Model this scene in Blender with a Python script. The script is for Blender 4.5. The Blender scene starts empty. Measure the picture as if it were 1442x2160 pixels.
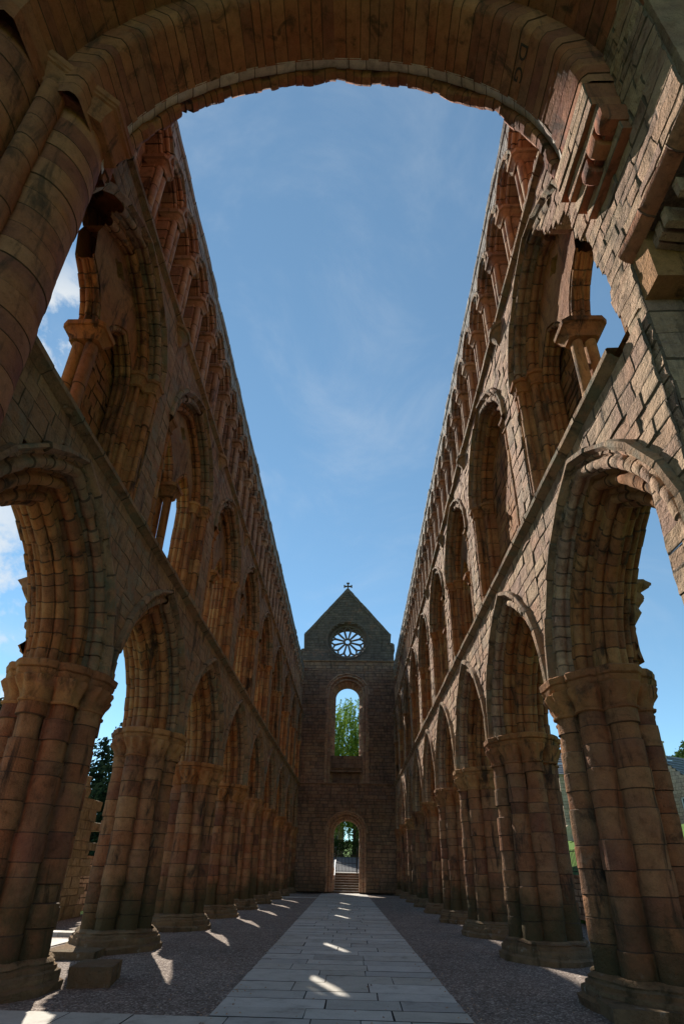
import bpy, math, random
import numpy as np
from mathutils import Vector, Matrix, geometry
PI = math.pi
col = bpy.context.scene.collection
scene = bpy.context.scene

# ------------------------------------------------------------------ helpers
def vnoise(P, seed=0):
    P = np.asarray(P, float)
    i = np.floor(P).astype(np.int64); f = P - i
    f = f * f * (3 - 2 * f)
    def h(a, b, c):
        n = (a * 374761393 + b * 668265263 + c * 2147483647 + seed * 974711) & 0xffffffff
        n = ((n ^ (n >> 13)) * 1274126177) & 0xffffffff
        n = ((n ^ (n >> 16)) * 2246822519) & 0xffffffff
        return ((n ^ (n >> 15)) & 0xffff) / 32767.5 - 1
    r = 0
    for dx in (0, 1):
        for dy in (0, 1):
            for dz in (0, 1):
                w = (f[:, 0] if dx else 1 - f[:, 0]) * (f[:, 1] if dy else 1 - f[:, 1]) * (f[:, 2] if dz else 1 - f[:, 2])
                r = r + w * h(i[:, 0] + dx, i[:, 1] + dy, i[:, 2] + dz)
    return r

def fnoise(P, sc, seed=0, octs=3):
    r = 0; a = 1
    for k in range(octs):
        r = r + a * vnoise(P * sc + 17.3 * k, seed + k); sc *= 2.1; a *= .5
    return r / 1.75

class MB:
    def __init__(s):
        s.v = []; s.f = []; s.st = []; s.jt = []
    def add(s, pts):
        b = len(s.v); s.v.extend([tuple(p) for p in pts]); return b
    def face(s, idx, st=.5, jt=0):
        s.f.append(tuple(idx)); s.st.append(st); s.jt.append(jt)
    def rows(s, rings, sts, jts, close=False):
        n = len(rings[0]); bs = [s.add(r) for r in rings]
        m = n if close else n - 1
        for k in range(len(rings) - 1):
            a, b = bs[k], bs[k + 1]
            for j in range(m):
                q = (j + 1) % n
                s.face((a + j, a + q, b + q, b + j), sts[k], jts[k])
        return bs
    def box(s, lo, hi, st=.5):
        (x0, y0, z0), (x1, y1, z1) = lo, hi
        b = s.add([(x0, y0, z0), (x1, y0, z0), (x1, y1, z0), (x0, y1, z0), (x0, y0, z1), (x1, y0, z1), (x1, y1, z1), (x0, y1, z1)])
        for q in ((0, 3, 2, 1), (4, 5, 6, 7), (0, 1, 5, 4), (1, 2, 6, 5), (2, 3, 7, 6), (3, 0, 4, 7)):
            s.face([b + k for k in q], st)
    def tube(s, p0, p1, r0, r1=None, n=8, st=.5, cap=True):
        r1 = r0 if r1 is None else r1
        p0 = Vector(p0); p1 = Vector(p1); d = (p1 - p0).normalized()
        u = d.orthogonal().normalized(); w = d.cross(u)
        ra = [p0 + (u * math.cos(2 * PI * k / n) + w * math.sin(2 * PI * k / n)) * r0 for k in range(n)]
        rb = [p1 + (u * math.cos(2 * PI * k / n) + w * math.sin(2 * PI * k / n)) * r1 for k in range(n)]
        b = s.rows([ra, rb], [st], [0], True)
        if cap:
            s.face([b[0] + k for k in range(n)], st); s.face([b[1] + k for k in range(n)], st)
    def path(s, pts, r, n=6, st=.5):
        for a, b in zip(pts[:-1], pts[1:]): s.tube(a, b, r, r, n, st)
    def build(s, name, mat, parent=None, loc=None, amp=0., nsc=2.2, seed=0, smooth=38, off=(0, 0, 0)):
        V = np.array(s.v, float)
        if amp and len(V):
            Q = V + np.array(off)
            V = V + amp * np.stack([fnoise(Q, nsc, seed + 11), fnoise(Q, nsc, seed + 37), .7 * fnoise(Q, nsc, seed + 71)], 1)
        me = bpy.data.meshes.new(name)
        me.from_pydata(V.tolist(), [], s.f)
        a = me.attributes.new('stone', 'FLOAT', 'FACE'); a.data.foreach_set('value', np.array(s.st, np.float32))
        a = me.attributes.new('joint', 'FLOAT', 'FACE'); a.data.foreach_set('value', np.array(s.jt, np.float32))
        me.materials.append(mat)
        if smooth:
            me.polygons.foreach_set('use_smooth', [True] * len(s.f)); me.set_sharp_from_angle(angle=math.radians(smooth))
        me.update()
        o = bpy.data.objects.new(name, me); col.objects.link(o)
        if parent: o.parent = parent
        if loc: o.location = loc
        return o

def inst(o, parent, loc=None):
    c = o.copy(); col.objects.link(c); c.parent = parent
    c.location = loc if loc else (0, 0, 0)
    return c
def tag(o, label=None, cat=None, group=None, kind=None):
    for k, v in (('label', label), ('category', cat), ('group', group), ('kind', kind)):
        if v: o[k] = v
    return o
def thing(name, label, cat, loc=(0, 0, 0), group=None):
    o = bpy.data.objects.new(name, None); col.objects.link(o); o.location = loc; o.empty_display_size = .3
    return tag(o, label, cat, group)

def normals(pr):
    pr = np.asarray(pr, float); t = np.zeros_like(pr)
    d = np.diff(pr, axis=0); d /= (np.linalg.norm(d, axis=1, keepdims=True) + 1e-9)
    t[1:-1] = d[1:] + d[:-1]; t[0] = d[0]; t[-1] = d[-1]
    t /= (np.linalg.norm(t, axis=1, keepdims=True) + 1e-9)
    return np.stack([-t[:, 1], t[:, 0]], 1)

def msweep(mb, prof, ev, ts, rng, jit=.006, groove=.012, e=.011, sub=1, flip=1, ends=(0, 0), chip=0.):
    """sweep a moulding profile past the joints ts: every stone is set a little in or out, with an open joint between"""
    pr = np.asarray(prof, float); nm = normals(pr) * flip
    rings = []; sts = []; jts = []
    K = len(ts) - 1
    for k in range(K):
        off = rng.uniform(-jit, jit); st = rng.random()
        if chip and rng.random() < .25: off -= chip * rng.random()
        if k == 0: rings.append(ev(pr + nm * (off if not ends[0] else -groove), ts[0]))
        else: rings.append(ev(pr - nm * groove, ts[k]))
        sts.append(st); jts.append(1 if k else 0)
        a, b = ts[k] + e, ts[k + 1] - e
        for q in range(sub + 1):
            rings.append(ev(pr + nm * off, a + (b - a) * q / sub)); sts.append(st); jts.append(0)
        jts[-1] = 1 if k < K - 1 else 0
    rings.append(ev(pr + nm * off, ts[K])); 
    mb.rows(rings, sts, jts)

def split(a, b, lo, hi, rng):
    n = max(1, round((b - a) / ((lo + hi) / 2))); w = [rng.uniform(lo, hi) for _ in range(n)]; s = sum(w)
    r = [a]
    for q in w: r.append(r[-1] + q * (b - a) / s)
    r[-1] = b
    return r

def blockwall(mb, mp, zs, iv, rng, lens=(.35, .8), relief=.012, groove=.012, ch=.012, sub=1, tilt=0.):
    """coursed masonry: each block a bevelled plate of its own relief; iv(z0,z1) gives the runs of wall in that course"""
    for z0, z1 in zip(zs[:-1], zs[1:]):
        for (u0, u1) in iv(z0, z1):
            if u1 - u0 < .03: continue
            us = split(u0, u1, *lens, rng) if u1 - u0 > lens[0] else [u0, u1]
            for a, b in zip(us[:-1], us[1:]):
                st = rng.random(); o = -rng.uniform(0, relief)
                c = min(ch, (b - a) * .3, (z1 - z0) * .3)
                cj = [rng.uniform(.6, 1.6) * c for _ in range(4)]
                t = [rng.uniform(-tilt, tilt) for _ in range(3)]
                B = mb.add([mp(a, z0, groove), mp(b, z0, groove), mp(b, z1, groove), mp(a, z1, groove)])
                n = sub; m = sub
                F = []
                for i in range(m + 1):
                    for j in range(n + 1):
                        fu, fv = j / n, i / m
                        uu = a + cj[0] + (b - a - cj[0] - cj[1]) * fu; vv = z0 + cj[2] + (z1 - z0 - cj[2] - cj[3]) * fv
                        F.append(mp(uu, vv, o + t[0] * (fu - .5) + t[1] * (fv - .5)))
                f0 = mb.add(F); W_ = n + 1
                for i in range(m):
                    for j in range(n):
                        q = f0 + i * W_ + j; mb.face((q, q + 1, q + W_ + 1, q + W_), st)
                cor = [f0, f0 + n, f0 + m * W_ + n, f0 + m * W_]
                ed = [[f0 + j for j in range(n + 1)], [f0 + i * W_ + n for i in range(m + 1)], [f0 + m * W_ + n - j for j in range(n + 1)], [f0 + (m - i) * W_ for i in range(m + 1)]]
                for k in range(4):
                    mb.face([B + k, B + (k + 1) % 4] + ed[k][::-1], st, 1)

class Arch:
    """pointed (or round) arch: half span a, radius R, springing z0; n is the distance outside the intrados"""
    def __init__(s, a, R, z0): s.a = a; s.R = R; s.z0 = z0; s.c = R - a; s.L = R * math.acos(s.c / R)
    def ev(s, h, mp):
        def f(nd, t):
            Rn = s.R + nd[:, 0]; th = np.arccos(np.clip(s.c / Rn, -1, 1)) * (t / s.L)
            return mp(h * (-s.c + Rn * np.cos(th)), s.z0 + Rn * np.sin(th), nd[:, 1])
        return f
    def edge(s, n, z):
        q = (s.R + n) ** 2 - (z - s.z0) ** 2
        if z < s.z0: return s.a + n
        return max(0., math.sqrt(q) - s.c) if q > s.c ** 2 else 0.
    def apex(s, n): return s.z0 + math.sqrt((s.R + n) ** 2 - s.c ** 2)
    def poly(s, n, k=14):
        Rn = s.R + n; m = math.acos(s.c / Rn); r = [(-s.c + Rn * math.cos(m * i / k), s.z0 + Rn * math.sin(m * i / k)) for i in range(k + 1)]
        return r + [(-x, z) for x, z in r[:-1][::-1]]

def roll(nc, dc, r, hi, end, k=9):
    """square step with a roll on its corner: face from n=hi to the corner (nc,dc), soffit on to depth end"""
    c = (nc + r * .85, dc + r * .85)
    p = [(hi, dc), (nc + 2.25 * r, dc), (nc + 1.95 * r, dc + .55 * r)]
    for i in range(k):
        a = math.radians(-25 - 220 * i / (k - 1)); p.append((c[0] + r * math.cos(a), c[1] + r * math.sin(a)))
    p += [(nc + .55 * r, dc + 1.95 * r), (nc, dc + 2.25 * r), (nc, end)]
    return p
def bump_roll(n0, d0, r, k=7):
    return [(n0, d0 - r * 1.15), (n0 + r * .35, d0 - r * 1.0)] + [(n0 + r * .25 - r * 1.1 * math.sin(PI * i / (k - 1)), d0 - r * math.cos(PI * i / (k - 1))) for i in range(k)] + [(n0 + r * .35, d0 + r * 1.0), (n0, d0 + r * 1.15)]

# ------------------------------------------------------------------ materials
def nodes(name):
    m = bpy.data.materials.new(name); m.use_nodes = True; nt = m.node_tree; nt.nodes.clear()
    out = nt.nodes.new('ShaderNodeOutputMaterial'); b = nt.nodes.new('ShaderNodeBsdfPrincipled')
    nt.links.new(b.outputs[0], out.inputs[0]); b.inputs['Roughness'].default_value = .9
    b.inputs['Specular IOR Level'].default_value = .2
    return m, nt, b
def N(nt, t, **kw):
    n = nt.nodes.new(t)
    for k, v in kw.items():
        if k in n.inputs: n.inputs[k].default_value = v
        else: setattr(n, k, v)
    return n
def noise(nt, vec, scale, detail=4, rough=.55, dist=0):
    n = N(nt, 'ShaderNodeTexNoise'); n.inputs['Scale'].default_value = scale; n.inputs['Detail'].default_value = detail
    n.inputs['Roughness'].default_value = rough; n.inputs['Distortion'].default_value = dist
    nt.links.new(vec, n.inputs['Vector']); return n.outputs[0]
def rng_map(nt, v, a, b, c=0., d=1.):
    n = N(nt, 'ShaderNodeMapRange'); n.interpolation_type = 'SMOOTHSTEP'
    for k, x in zip(('From Min', 'From Max', 'To Min', 'To Max'), (a, b, c, d)): n.inputs[k].default_value = x
    nt.links.new(v, n.inputs[0]); return n.outputs[0]
def math_(nt, op, a, b=None):
    n = N(nt, 'ShaderNodeMath', operation=op)
    for k, x in enumerate((a, b)):
        if x is None: continue
        if isinstance(x, (int, float)): n.inputs[k].default_value = x
        else: nt.links.new(x, n.inputs[k])
    return n.outputs[0]
def mix(nt, fac, a, b, mode='MIX'):
    n = N(nt, 'ShaderNodeMix', data_type='RGBA', blend_type=mode)
    for k, x in ((0, fac), (6, a), (7, b)):
        if isinstance(x, (int, float)): n.inputs[k].default_value = x
        elif isinstance(x, tuple): n.inputs[k].default_value = (*x, 1)
        else: nt.links.new(x, n.inputs[k])
    return n.outputs[2]
def ramp(nt, v, stops, interp='LINEAR'):
    n = N(nt, 'ShaderNodeValToRGB'); cr = n.color_ramp; cr.interpolation = interp
    while len(cr.elements) > 1: cr.elements.remove(cr.elements[-1])
    cr.elements[0].position = stops[0][0]; cr.elements[0].color = (*stops[0][1], 1)
    for p, c in stops[1:]:
        e = cr.elements.new(p); e.color = (*c, 1)
    nt.links.new(v, n.inputs[0]); return n.outputs[0]

def stone_mat(name, pal, lichen=.2, lcol=(.24, .215, .16), dark=.5, algae=.0, bump=.5, mort=(.06, .045, .035), soot=(.035, .026, .02)):
    m, nt, b = nodes(name)
    geo = N(nt, 'ShaderNodeNewGeometry'); pos = geo.outputs['Position']
    at = N(nt, 'ShaderNodeAttribute', attribute_name='stone'); jt = N(nt, 'ShaderNodeAttribute', attribute_name='joint')
    oi = N(nt, 'ShaderNodeObjectInfo')
    w = math_(nt, 'ADD', math_(nt, 'MULTIPLY', at.outputs['Fac'], 37.13), math_(nt, 'MULTIPLY', oi.outputs['Random'], 91.7))
    wn = N(nt, 'ShaderNodeTexWhiteNoise', noise_dimensions='1D'); nt.links.new(w, wn.inputs['W'])
    # hue drifts slowly across the masonry, each stone has its own tone on top
    drift = noise(nt, pos, .35, 2, .5)
    sel = math_(nt, 'ADD', math_(nt, 'MULTIPLY', wn.outputs[0], .62), math_(nt, 'MULTIPLY', rng_map(nt, drift, .3, .7), .38))
    c = ramp(nt, sel, [(i / (len(pal) - 1), p) for i, p in enumerate(pal)])
    sm = noise(nt, pos, 7, 5, .65); c = mix(nt, .75, c, ramp(nt, sm, [(.25, (.42, .40, .38)), (.45, (.92, .92, .92)), (.75, (1.3, 1.26, 1.2))]), 'MULTIPLY')
    gr = noise(nt, pos, 55, 3, .7); c = mix(nt, .5, c, ramp(nt, gr, [(.3, (.72, .72, .72)), (.7, (1.2, 1.2, 1.2))]), 'MULTIPLY')
    # iron-red and ochre clouds
    iron = noise(nt, pos, 1.3, 4, .6, .5); c = mix(nt, rng_map(nt, iron, .55, .72, 0, .5), c, (.27, .13, .085))
    mp_ = N(nt, 'ShaderNodeMapping'); mp_.inputs['Scale'].default_value = (2.3, 2.3, .4); nt.links.new(pos, mp_.inputs[0])
    st = noise(nt, mp_.outputs[0], 1.5, 6, .66, .7); c = mix(nt, rng_map(nt, st, .52, .68, 0, dark), c, soot)
    s2 = noise(nt, pos, .9, 7, .72, .4); c = mix(nt, rng_map(nt, s2, .56, .70, 0, dark * .8), c, soot)
    if lichen:
        li = noise(nt, pos, 2.1, 7, .7, .3); c = mix(nt, rng_map(nt, li, .62 - .28 * lichen, .78 - .25 * lichen, 0, min(1, .35 + lichen)), c, lcol)
        sp = noise(nt, pos, 9, 3, .6); c = mix(nt, rng_map(nt, sp, .70, .74, 0, .6 * lichen), c, (.42, .42, .38))
    if algae:
        sx = N(nt, 'ShaderNodeSeparateXYZ'); nt.links.new(pos, sx.inputs[0])
        an = noise(nt, pos, 1.1, 5, .65)
        zz = math_(nt, 'ADD', sx.outputs[2], math_(nt, 'MULTIPLY', math_(nt, 'SUBTRACT', an, .5), 3.2))
        c = mix(nt, rng_map(nt, zz, 1.7, .2, 0, algae), c, (.075, .062, .03))
        wp = noise(nt, pos, 6, 4, .6)
        c = mix(nt, math_(nt, 'MULTIPLY', rng_map(nt, wp, .6, .74), rng_map(nt, sx.outputs[2], .45, .1, 0, .55)), c, (.36, .34, .29))
    c = mix(nt, math_(nt, 'MULTIPLY', jt.outputs['Fac'], .75), c, mort)
    nt.links.new(c, b.inputs['Base Color'])
    # pitted, tooled surface
    b1 = noise(nt, pos, 9, 6, .7); b2 = noise(nt, pos, 38, 4, .7)
    vo = N(nt, 'ShaderNodeTexVoronoi'); vo.inputs['Scale'].default_value = 14; nt.links.new(pos, vo.inputs['Vector'])
    pit = rng_map(nt, vo.outputs['Distance'], .12, .3)
    b0_ = noise(nt, pos, 3.2, 5, .7)
    hgt = math_(nt, 'ADD', math_(nt, 'ADD', math_(nt, 'ADD', math_(nt, 'MULTIPLY', b0_, 1.2), b1), math_(nt, 'MULTIPLY', b2, .35)), math_(nt, 'MULTIPLY', pit, .18))
    bp = N(nt, 'ShaderNodeBump'); bp.inputs['Strength'].default_value = min(1., bump); bp.inputs['Distance'].default_value = .04 * max(1, bump)
    nt.links.new(hgt, bp.inputs['Height']); nt.links.new(bp.outputs[0], b.inputs['Normal'])
    return m

def flat_mat(name, c1, c2, sc=5., rough=.8, bump=.2, dist=.02, metal=0., detail=5):
    m, nt, b = nodes(name); geo = N(nt, 'ShaderNodeNewGeometry'); pos = geo.outputs['Position']
    n = noise(nt, pos, sc, detail, .6)
    nt.links.new(ramp(nt, n, [(.3, c1), (.7, c2)]), b.inputs['Base Color']); b.inputs['Roughness'].default_value = rough; b.inputs['Metallic'].default_value = metal
    bp = N(nt, 'ShaderNodeBump'); bp.inputs['Strength'].default_value = bump; bp.inputs['Distance'].default_value = dist
    nt.links.new(noise(nt, pos, sc * 5, 4, .6), bp.inputs['Height']); nt.links.new(bp.outputs[0], b.inputs['Normal'])
    return m

WARM = [(0.326, 0.133, 0.052), (0.400, 0.189, 0.073), (0.274, 0.120, 0.061), (0.422, 0.229, 0.100), (0.355, 0.144, 0.054), (0.333, 0.181, 0.088), (0.200, 0.082, 0.042)]
WARM2 = [(0.282, 0.120, 0.060), (0.353, 0.175, 0.083), (0.219, 0.095, 0.060), (0.374, 0.203, 0.103), (0.304, 0.127, 0.063), (0.282, 0.158, 0.086), (0.162, 0.070, 0.046)]
BROWN = [(0.343, 0.189, 0.105), (0.425, 0.257, 0.144), (0.279, 0.162, 0.109), (0.451, 0.298, 0.179), (0.370, 0.204, 0.113), (0.361, 0.253, 0.162), (0.234, 0.131, 0.092)]
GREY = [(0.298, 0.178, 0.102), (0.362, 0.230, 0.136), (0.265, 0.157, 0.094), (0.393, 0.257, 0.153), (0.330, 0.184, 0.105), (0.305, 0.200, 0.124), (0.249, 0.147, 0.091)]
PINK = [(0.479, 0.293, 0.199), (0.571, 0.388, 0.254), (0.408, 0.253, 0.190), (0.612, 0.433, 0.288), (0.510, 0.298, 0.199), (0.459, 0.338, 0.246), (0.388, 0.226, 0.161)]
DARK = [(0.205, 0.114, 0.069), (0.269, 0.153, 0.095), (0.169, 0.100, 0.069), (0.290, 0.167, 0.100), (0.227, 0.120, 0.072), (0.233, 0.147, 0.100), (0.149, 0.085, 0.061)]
SLATE = [(0.102, 0.077, 0.067), (0.126, 0.096, 0.083), (0.087, 0.067, 0.060), (0.141, 0.106, 0.090), (0.112, 0.086, 0.073)]
M_warm = stone_mat('warm_sandstone', WARM, lichen=.06, dark=.9, bump=.8)
M_pier = stone_mat('pier_sandstone', WARM2, lichen=.06, dark=.92, algae=.95, bump=1.)
M_brown = stone_mat('brown_sandstone', BROWN, lichen=.12, dark=.75)
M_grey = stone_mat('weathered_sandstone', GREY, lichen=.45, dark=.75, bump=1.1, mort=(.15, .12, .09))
M_head = stone_mat('wall_head_stone', [(.30, .27, .235), (.36, .325, .28), (.26, .235, .21), (.38, .35, .305), (.31, .27, .235)], lichen=.3, dark=.5, bump=1.)
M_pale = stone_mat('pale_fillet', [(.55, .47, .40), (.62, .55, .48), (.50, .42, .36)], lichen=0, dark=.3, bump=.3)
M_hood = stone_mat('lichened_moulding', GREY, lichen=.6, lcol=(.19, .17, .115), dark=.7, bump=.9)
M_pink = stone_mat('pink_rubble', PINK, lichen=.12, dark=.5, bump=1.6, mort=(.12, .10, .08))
M_cross = stone_mat('crossing_sandstone', [(a * 1.12, b_ * .90, c_ * .92) for a, b_, c_ in WARM2], lichen=0, dark=.7, bump=.55, lcol=(.13, .13, .08))
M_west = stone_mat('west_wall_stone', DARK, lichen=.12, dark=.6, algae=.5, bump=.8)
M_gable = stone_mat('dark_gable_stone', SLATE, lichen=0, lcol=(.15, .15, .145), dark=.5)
M_base = stone_mat('base_stone', BROWN, lichen=.3, dark=.8, algae=.6, bump=1.2)

def gravel_mat():
    m, nt, b = nodes('gravel'); geo = N(nt, 'ShaderNodeNewGeometry'); pos = geo.outputs['Position']
    vo = N(nt, 'ShaderNodeTexVoronoi'); vo.inputs['Scale'].default_value = 42; nt.links.new(pos, vo.inputs['Vector'])
    sx = N(nt, 'ShaderNodeSeparateColor'); nt.links.new(vo.outputs['Color'], sx.inputs[0])
    c = ramp(nt, sx.outputs[0], [(0, (.125, .098, .083)), (.45, (.215, .17, .147)), (.8, (.31, .255, .22)), (1, (.54, .47, .41))])
    big = noise(nt, pos, .6, 4, .6); c = mix(nt, .7, c, ramp(nt, big, [(.3, (.75, .73, .72)), (.7, (1.15, 1.13, 1.1))]), 'MULTIPLY')
    mid = noise(nt, pos, 5, 3, .6); c = mix(nt, .5, c, ramp(nt, mid, [(.35, (.7, .7, .7)), (.65, (1.2, 1.2, 1.2))]), 'MULTIPLY')
    nt.links.new(c, b.inputs['Base Color'])
    bp = N(nt, 'ShaderNodeBump'); bp.inputs['Strength'].default_value = 1.; bp.inputs['Distance'].default_value = .02; bp.invert = True
    nt.links.new(vo.outputs['Distance'], bp.inputs['Height']); nt.links.new(bp.outputs[0], b.inputs['Normal'])
    return m
M_gravel = gravel_mat()

def slab_mat():
    m, nt, b = nodes('paving_slab'); geo = N(nt, 'ShaderNodeNewGeometry'); pos = geo.outputs['Position']
    at = N(nt, 'ShaderNodeAttribute', attribute_name='stone'); jt = N(nt, 'ShaderNodeAttribute', attribute_name='joint')
    c = ramp(nt, at.outputs['Fac'], [(0, (.38, .36, .33)), (.3, (.52, .50, .465)), (.6, (.45, .42, .37)), (.85, (.57, .55, .515)), (1, (.40, .385, .365))])
    n1 = noise(nt, pos, 3.2, 6, .65, .4); c = mix(nt, .8, c, ramp(nt, n1, [(.25, (.52, .49, .45)), (.45, (.92, .91, .89)), (.6, (1.03, 1.02, 1.)), (.8, (1.15, 1.15, 1.15))]), 'MULTIPLY')
    n2 = noise(nt, pos, 30, 4, .7); c = mix(nt, .4, c, ramp(nt, n2, [(.3, (.75, .75, .75)), (.7, (1.15, 1.15, 1.15))]), 'MULTIPLY')
    c = mix(nt, jt.outputs['Fac'], c, (.05, .045, .04))
    nt.links.new(c, b.inputs['Base Color']); b.inputs['Roughness'].default_value = .7
    bp = N(nt, 'ShaderNodeBump'); bp.inputs['Strength'].default_value = .25; bp.inputs['Distance'].default_value = .01
    nt.links.new(noise(nt, pos, 12, 6, .7), bp.inputs['Height']); nt.links.new(bp.outputs[0], b.inputs['Normal'])
    return m
M_slab = slab_mat()

def leaf_mat(name, c1, c2, trans=.35):
    m = bpy.data.materials.new(name); m.use_nodes = True; nt = m.node_tree; nt.nodes.clear()
    out = nt.nodes.new('ShaderNodeOutputMaterial'); d = nt.nodes.new('ShaderNodeBsdfDiffuse'); t = nt.nodes.new('ShaderNodeBsdfTranslucent'); mx = nt.nodes.new('ShaderNodeMixShader')
    at = N(nt, 'ShaderNodeAttribute', attribute_name='stone'); c = ramp(nt, at.outputs['Fac'], [(0, c1), (1, c2)])
    nt.links.new(c, d.inputs[0]); nt.links.new(c, t.inputs[0]); mx.inputs[0].default_value = trans
    nt.links.new(d.outputs[0], mx.inputs[1]); nt.links.new(t.outputs[0], mx.inputs[2]); nt.links.new(mx.outputs[0], out.inputs[0])
    return m
M_willow = leaf_mat('willow_leaves', (.09, .17, .025), (.24, .34, .055), .5)
M_conif = leaf_mat('conifer_needles', (.012, .028, .018), (.04, .065, .035), .15)
M_broad = leaf_mat('broad_leaves', (.03, .06, .018), (.09, .13, .035), .35)
M_hedge = leaf_mat('hedge_leaves', (.02, .045, .015), (.06, .10, .03), .25)
M_bark = flat_mat('bark', (.05, .035, .025), (.11, .085, .06), 9, .95, .6)
M_grass = flat_mat('grass', (.055, .11, .018), (.12, .20, .035), 7, .95, .8, .05)
M_iron = flat_mat('black_iron', (.012, .012, .014), (.03, .03, .032), 20, .5, .1, .005, .6)
M_road = flat_mat('road_asphalt', (.11, .11, .115), (.16, .16, .165), 2, .9, .3, .01)
M_slate = flat_mat('roof_slate', (.12, .125, .135), (.21, .21, .215), 3, .6, .5, .03)
M_white = flat_mat('white_paint', (.7, .7, .68), (.8, .8, .78), 6, .6, .1)
M_glass = flat_mat('window_glass', (.05, .06, .08), (.09, .10, .12), 1, .15, 0)
M_bin = flat_mat('bin_plastic', (.02, .035, .06), (.03, .05, .08), 4, .5, .1)
M_steel = flat_mat('steel_rail', (.45, .45, .45), (.6, .6, .6), 8, .35, .1, .005, .8)
M_ruin = stone_mat('ruin_stone', [(.27, .21, .125), (.31, .245, .15), (.25, .195, .12), (.33, .265, .17), (.29, .215, .13)], lichen=.3, dark=.6, bump=1.4, mort=(.2, .16, .11))
M_house = stone_mat('house_stone', [(.56, .41, .31), (.64, .48, .37), (.52, .37, .29), (.66, .49, .36), (.58, .41, .32)], lichen=0, dark=.3)
M_carv = flat_mat('cut_letter', (.05, .035, .028), (.08, .055, .04), 30, .95, .1)

# ------------------------------------------------------------------ nave: two arcaded walls
Wn = 4.0; BAY = 4.045; YA = 5.97; T = 1.36; YW = 40.33
Z1, Z2, ZT = 8.18, 14.30, 18.58
GZ = -.15      # floor level
NB = 9
ARC = Arch(1.21, 2.63, 4.66)
GAL = Arch(1.28, 2.04, 11.56)
SUB = Arch(.51, 1.30, 10.95); SUBX = .70
CLE = Arch(.40, .80, 16.95); CSP = BAY / 4

def side_map(sg):
    def mp(s, z, d): 
        if isinstance(s, np.ndarray) or isinstance(d, np.ndarray) or isinstance(z, np.ndarray):
            s, z, d = np.broadcast_arrays(s, z, d)
            return np.stack([sg * (Wn + d), s, z], 1)
        return (sg * (Wn + d), s, z)
    return mp

PC = .74      # pier centre behind the wall face
def pier_plan(th):
    r = .42
    for k in range(8):
        a = k * PI / 4; cd, cr = (.55, .238) if k % 2 == 0 else (.565, .196)
        dt = th - a; dt = (dt + PI) % (2 * PI) - PI
        q = cr * cr - (cd * math.sin(dt)) ** 2
        if q > 0 and abs(dt) < PI / 2: r = max(r, cd * math.cos(dt) + math.sqrt(q) * (1 + .035 * math.exp(-(dt / .06) ** 2)))
    return r

def make_pier(sg, seed):
    rng = random.Random(seed)
    cx = 0.
    def ab_plan(th, g=0.):
        r = .62
        for k in range(8):
            dt = (th - k * PI / 4 + PI) % (2 * PI) - PI
            if abs(dt) > 1.2: continue
            hx, hy = (.33, .34) if k % 2 == 0 else (.25, .25)
            cd = .535 if k % 2 == 0 else .565
            r = max(r, min((cd + hx + g) / math.cos(dt), (hy + g) / max(1e-4, abs(math.sin(dt))), (cd + hx + hy * .62 + 1.4 * g) / (math.cos(dt) + abs(math.sin(dt)))))
        return r
    mb = MB(); zs0 = split(.26, 4.0, .24, .46, rng)
    for k in range(8):
        zs = [zs0[0]] + [z + rng.uniform(-.05, .05) for z in zs0[1:-1]] + [zs0[-1]]
        th = [k * PI / 4 + (-1 + 2 * i / 18) * (PI / 8 + .02) for i in range(19)]
        pl = np.array([[math.cos(a) * pier_plan(a), math.sin(a) * pier_plan(a)] for a in th])
        pl[0] *= .92; pl[-1] *= .92
        def ev(p, z):
            return np.stack([cx + p[:, 0], p[:, 1], np.full(len(p), z)], 1)
        msweep(mb, pl, ev, zs, rng, jit=.014, groove=.011, e=.009, sub=3, flip=-1, chip=.045)
    shaft = mb.build('pier', M_pier, amp=.014, nsc=2.6, seed=seed)
    # moulded base on a worn plinth
    K = 64; b = MB(); rings = []
    for z, off, sm in ((GZ - .05, .20, .9), (-.05, .21, .9), (-.01, .15, .85), (.05, .15, .85), (.10, .14, .85), (.12, .11, .7), (.165, .11, .65), (.19, .075, .45), (.215, .095, .35), (.245, .07, .25), (.275, .02, .0)):
        r = []
        for i in range(K):
            a = 2 * PI * i / K
            sq = .77 / max(abs(math.cos(a)), abs(math.sin(a)), (abs(math.cos(a)) + abs(math.sin(a))) * .76)
            rad = pier_plan(a) * (1 - sm) + sq * sm + off
            r.append((cx + rad * math.cos(a), rad * math.sin(a), z))
        rings.append(r)
    b.rows(rings, [(.1 + .37 * k) % 1 for k in range(10)], [0] * 10, True)
    base = b.build('base', M_base, shaft, amp=.055, nsc=2.8, seed=seed + 3)
    # capital: leafy bells under a chamfered abacus
    K = 192; c = MB(); rings = []
    for z, off, sm, leaf in ((3.970, .0, 0, 0), (3.985, .035, 0, 0), (4.015, .04, 0, 0), (4.030, .0, 0, 0), (4.100, .01, .02, .008), (4.180, .03, .08, .018), (4.260, .055, .25, .034), (4.340, .06, .5, .045), (4.400, .04, .72, .02), (4.415, .0, .8, 0), (4.440, .0, .95, 0), (4.500, .02, 1, 0), (4.515, -.01, 1, 0), (4.540, .035, 1, 0), (4.640, .05, 1, 0), (4.660, .03, 1, 0), (4.665, -.3, 1, 0)):
        r = []
        for i in range(K):
            a = 2 * PI * i / K
            rad = pier_plan(a) * (1 - sm) + ab_plan(a) * sm + off + leaf * math.cos(24 * a + .4)
            r.append((cx + rad * math.cos(a), rad * math.sin(a), z))
        rings.append(r)
    c.rows(rings, [.35] * 16, [0] * 16, True)
    cap = c.build('capital', M_warm, shaft, amp=.022, nsc=4., seed=seed + 5)
    return shaft

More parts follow.
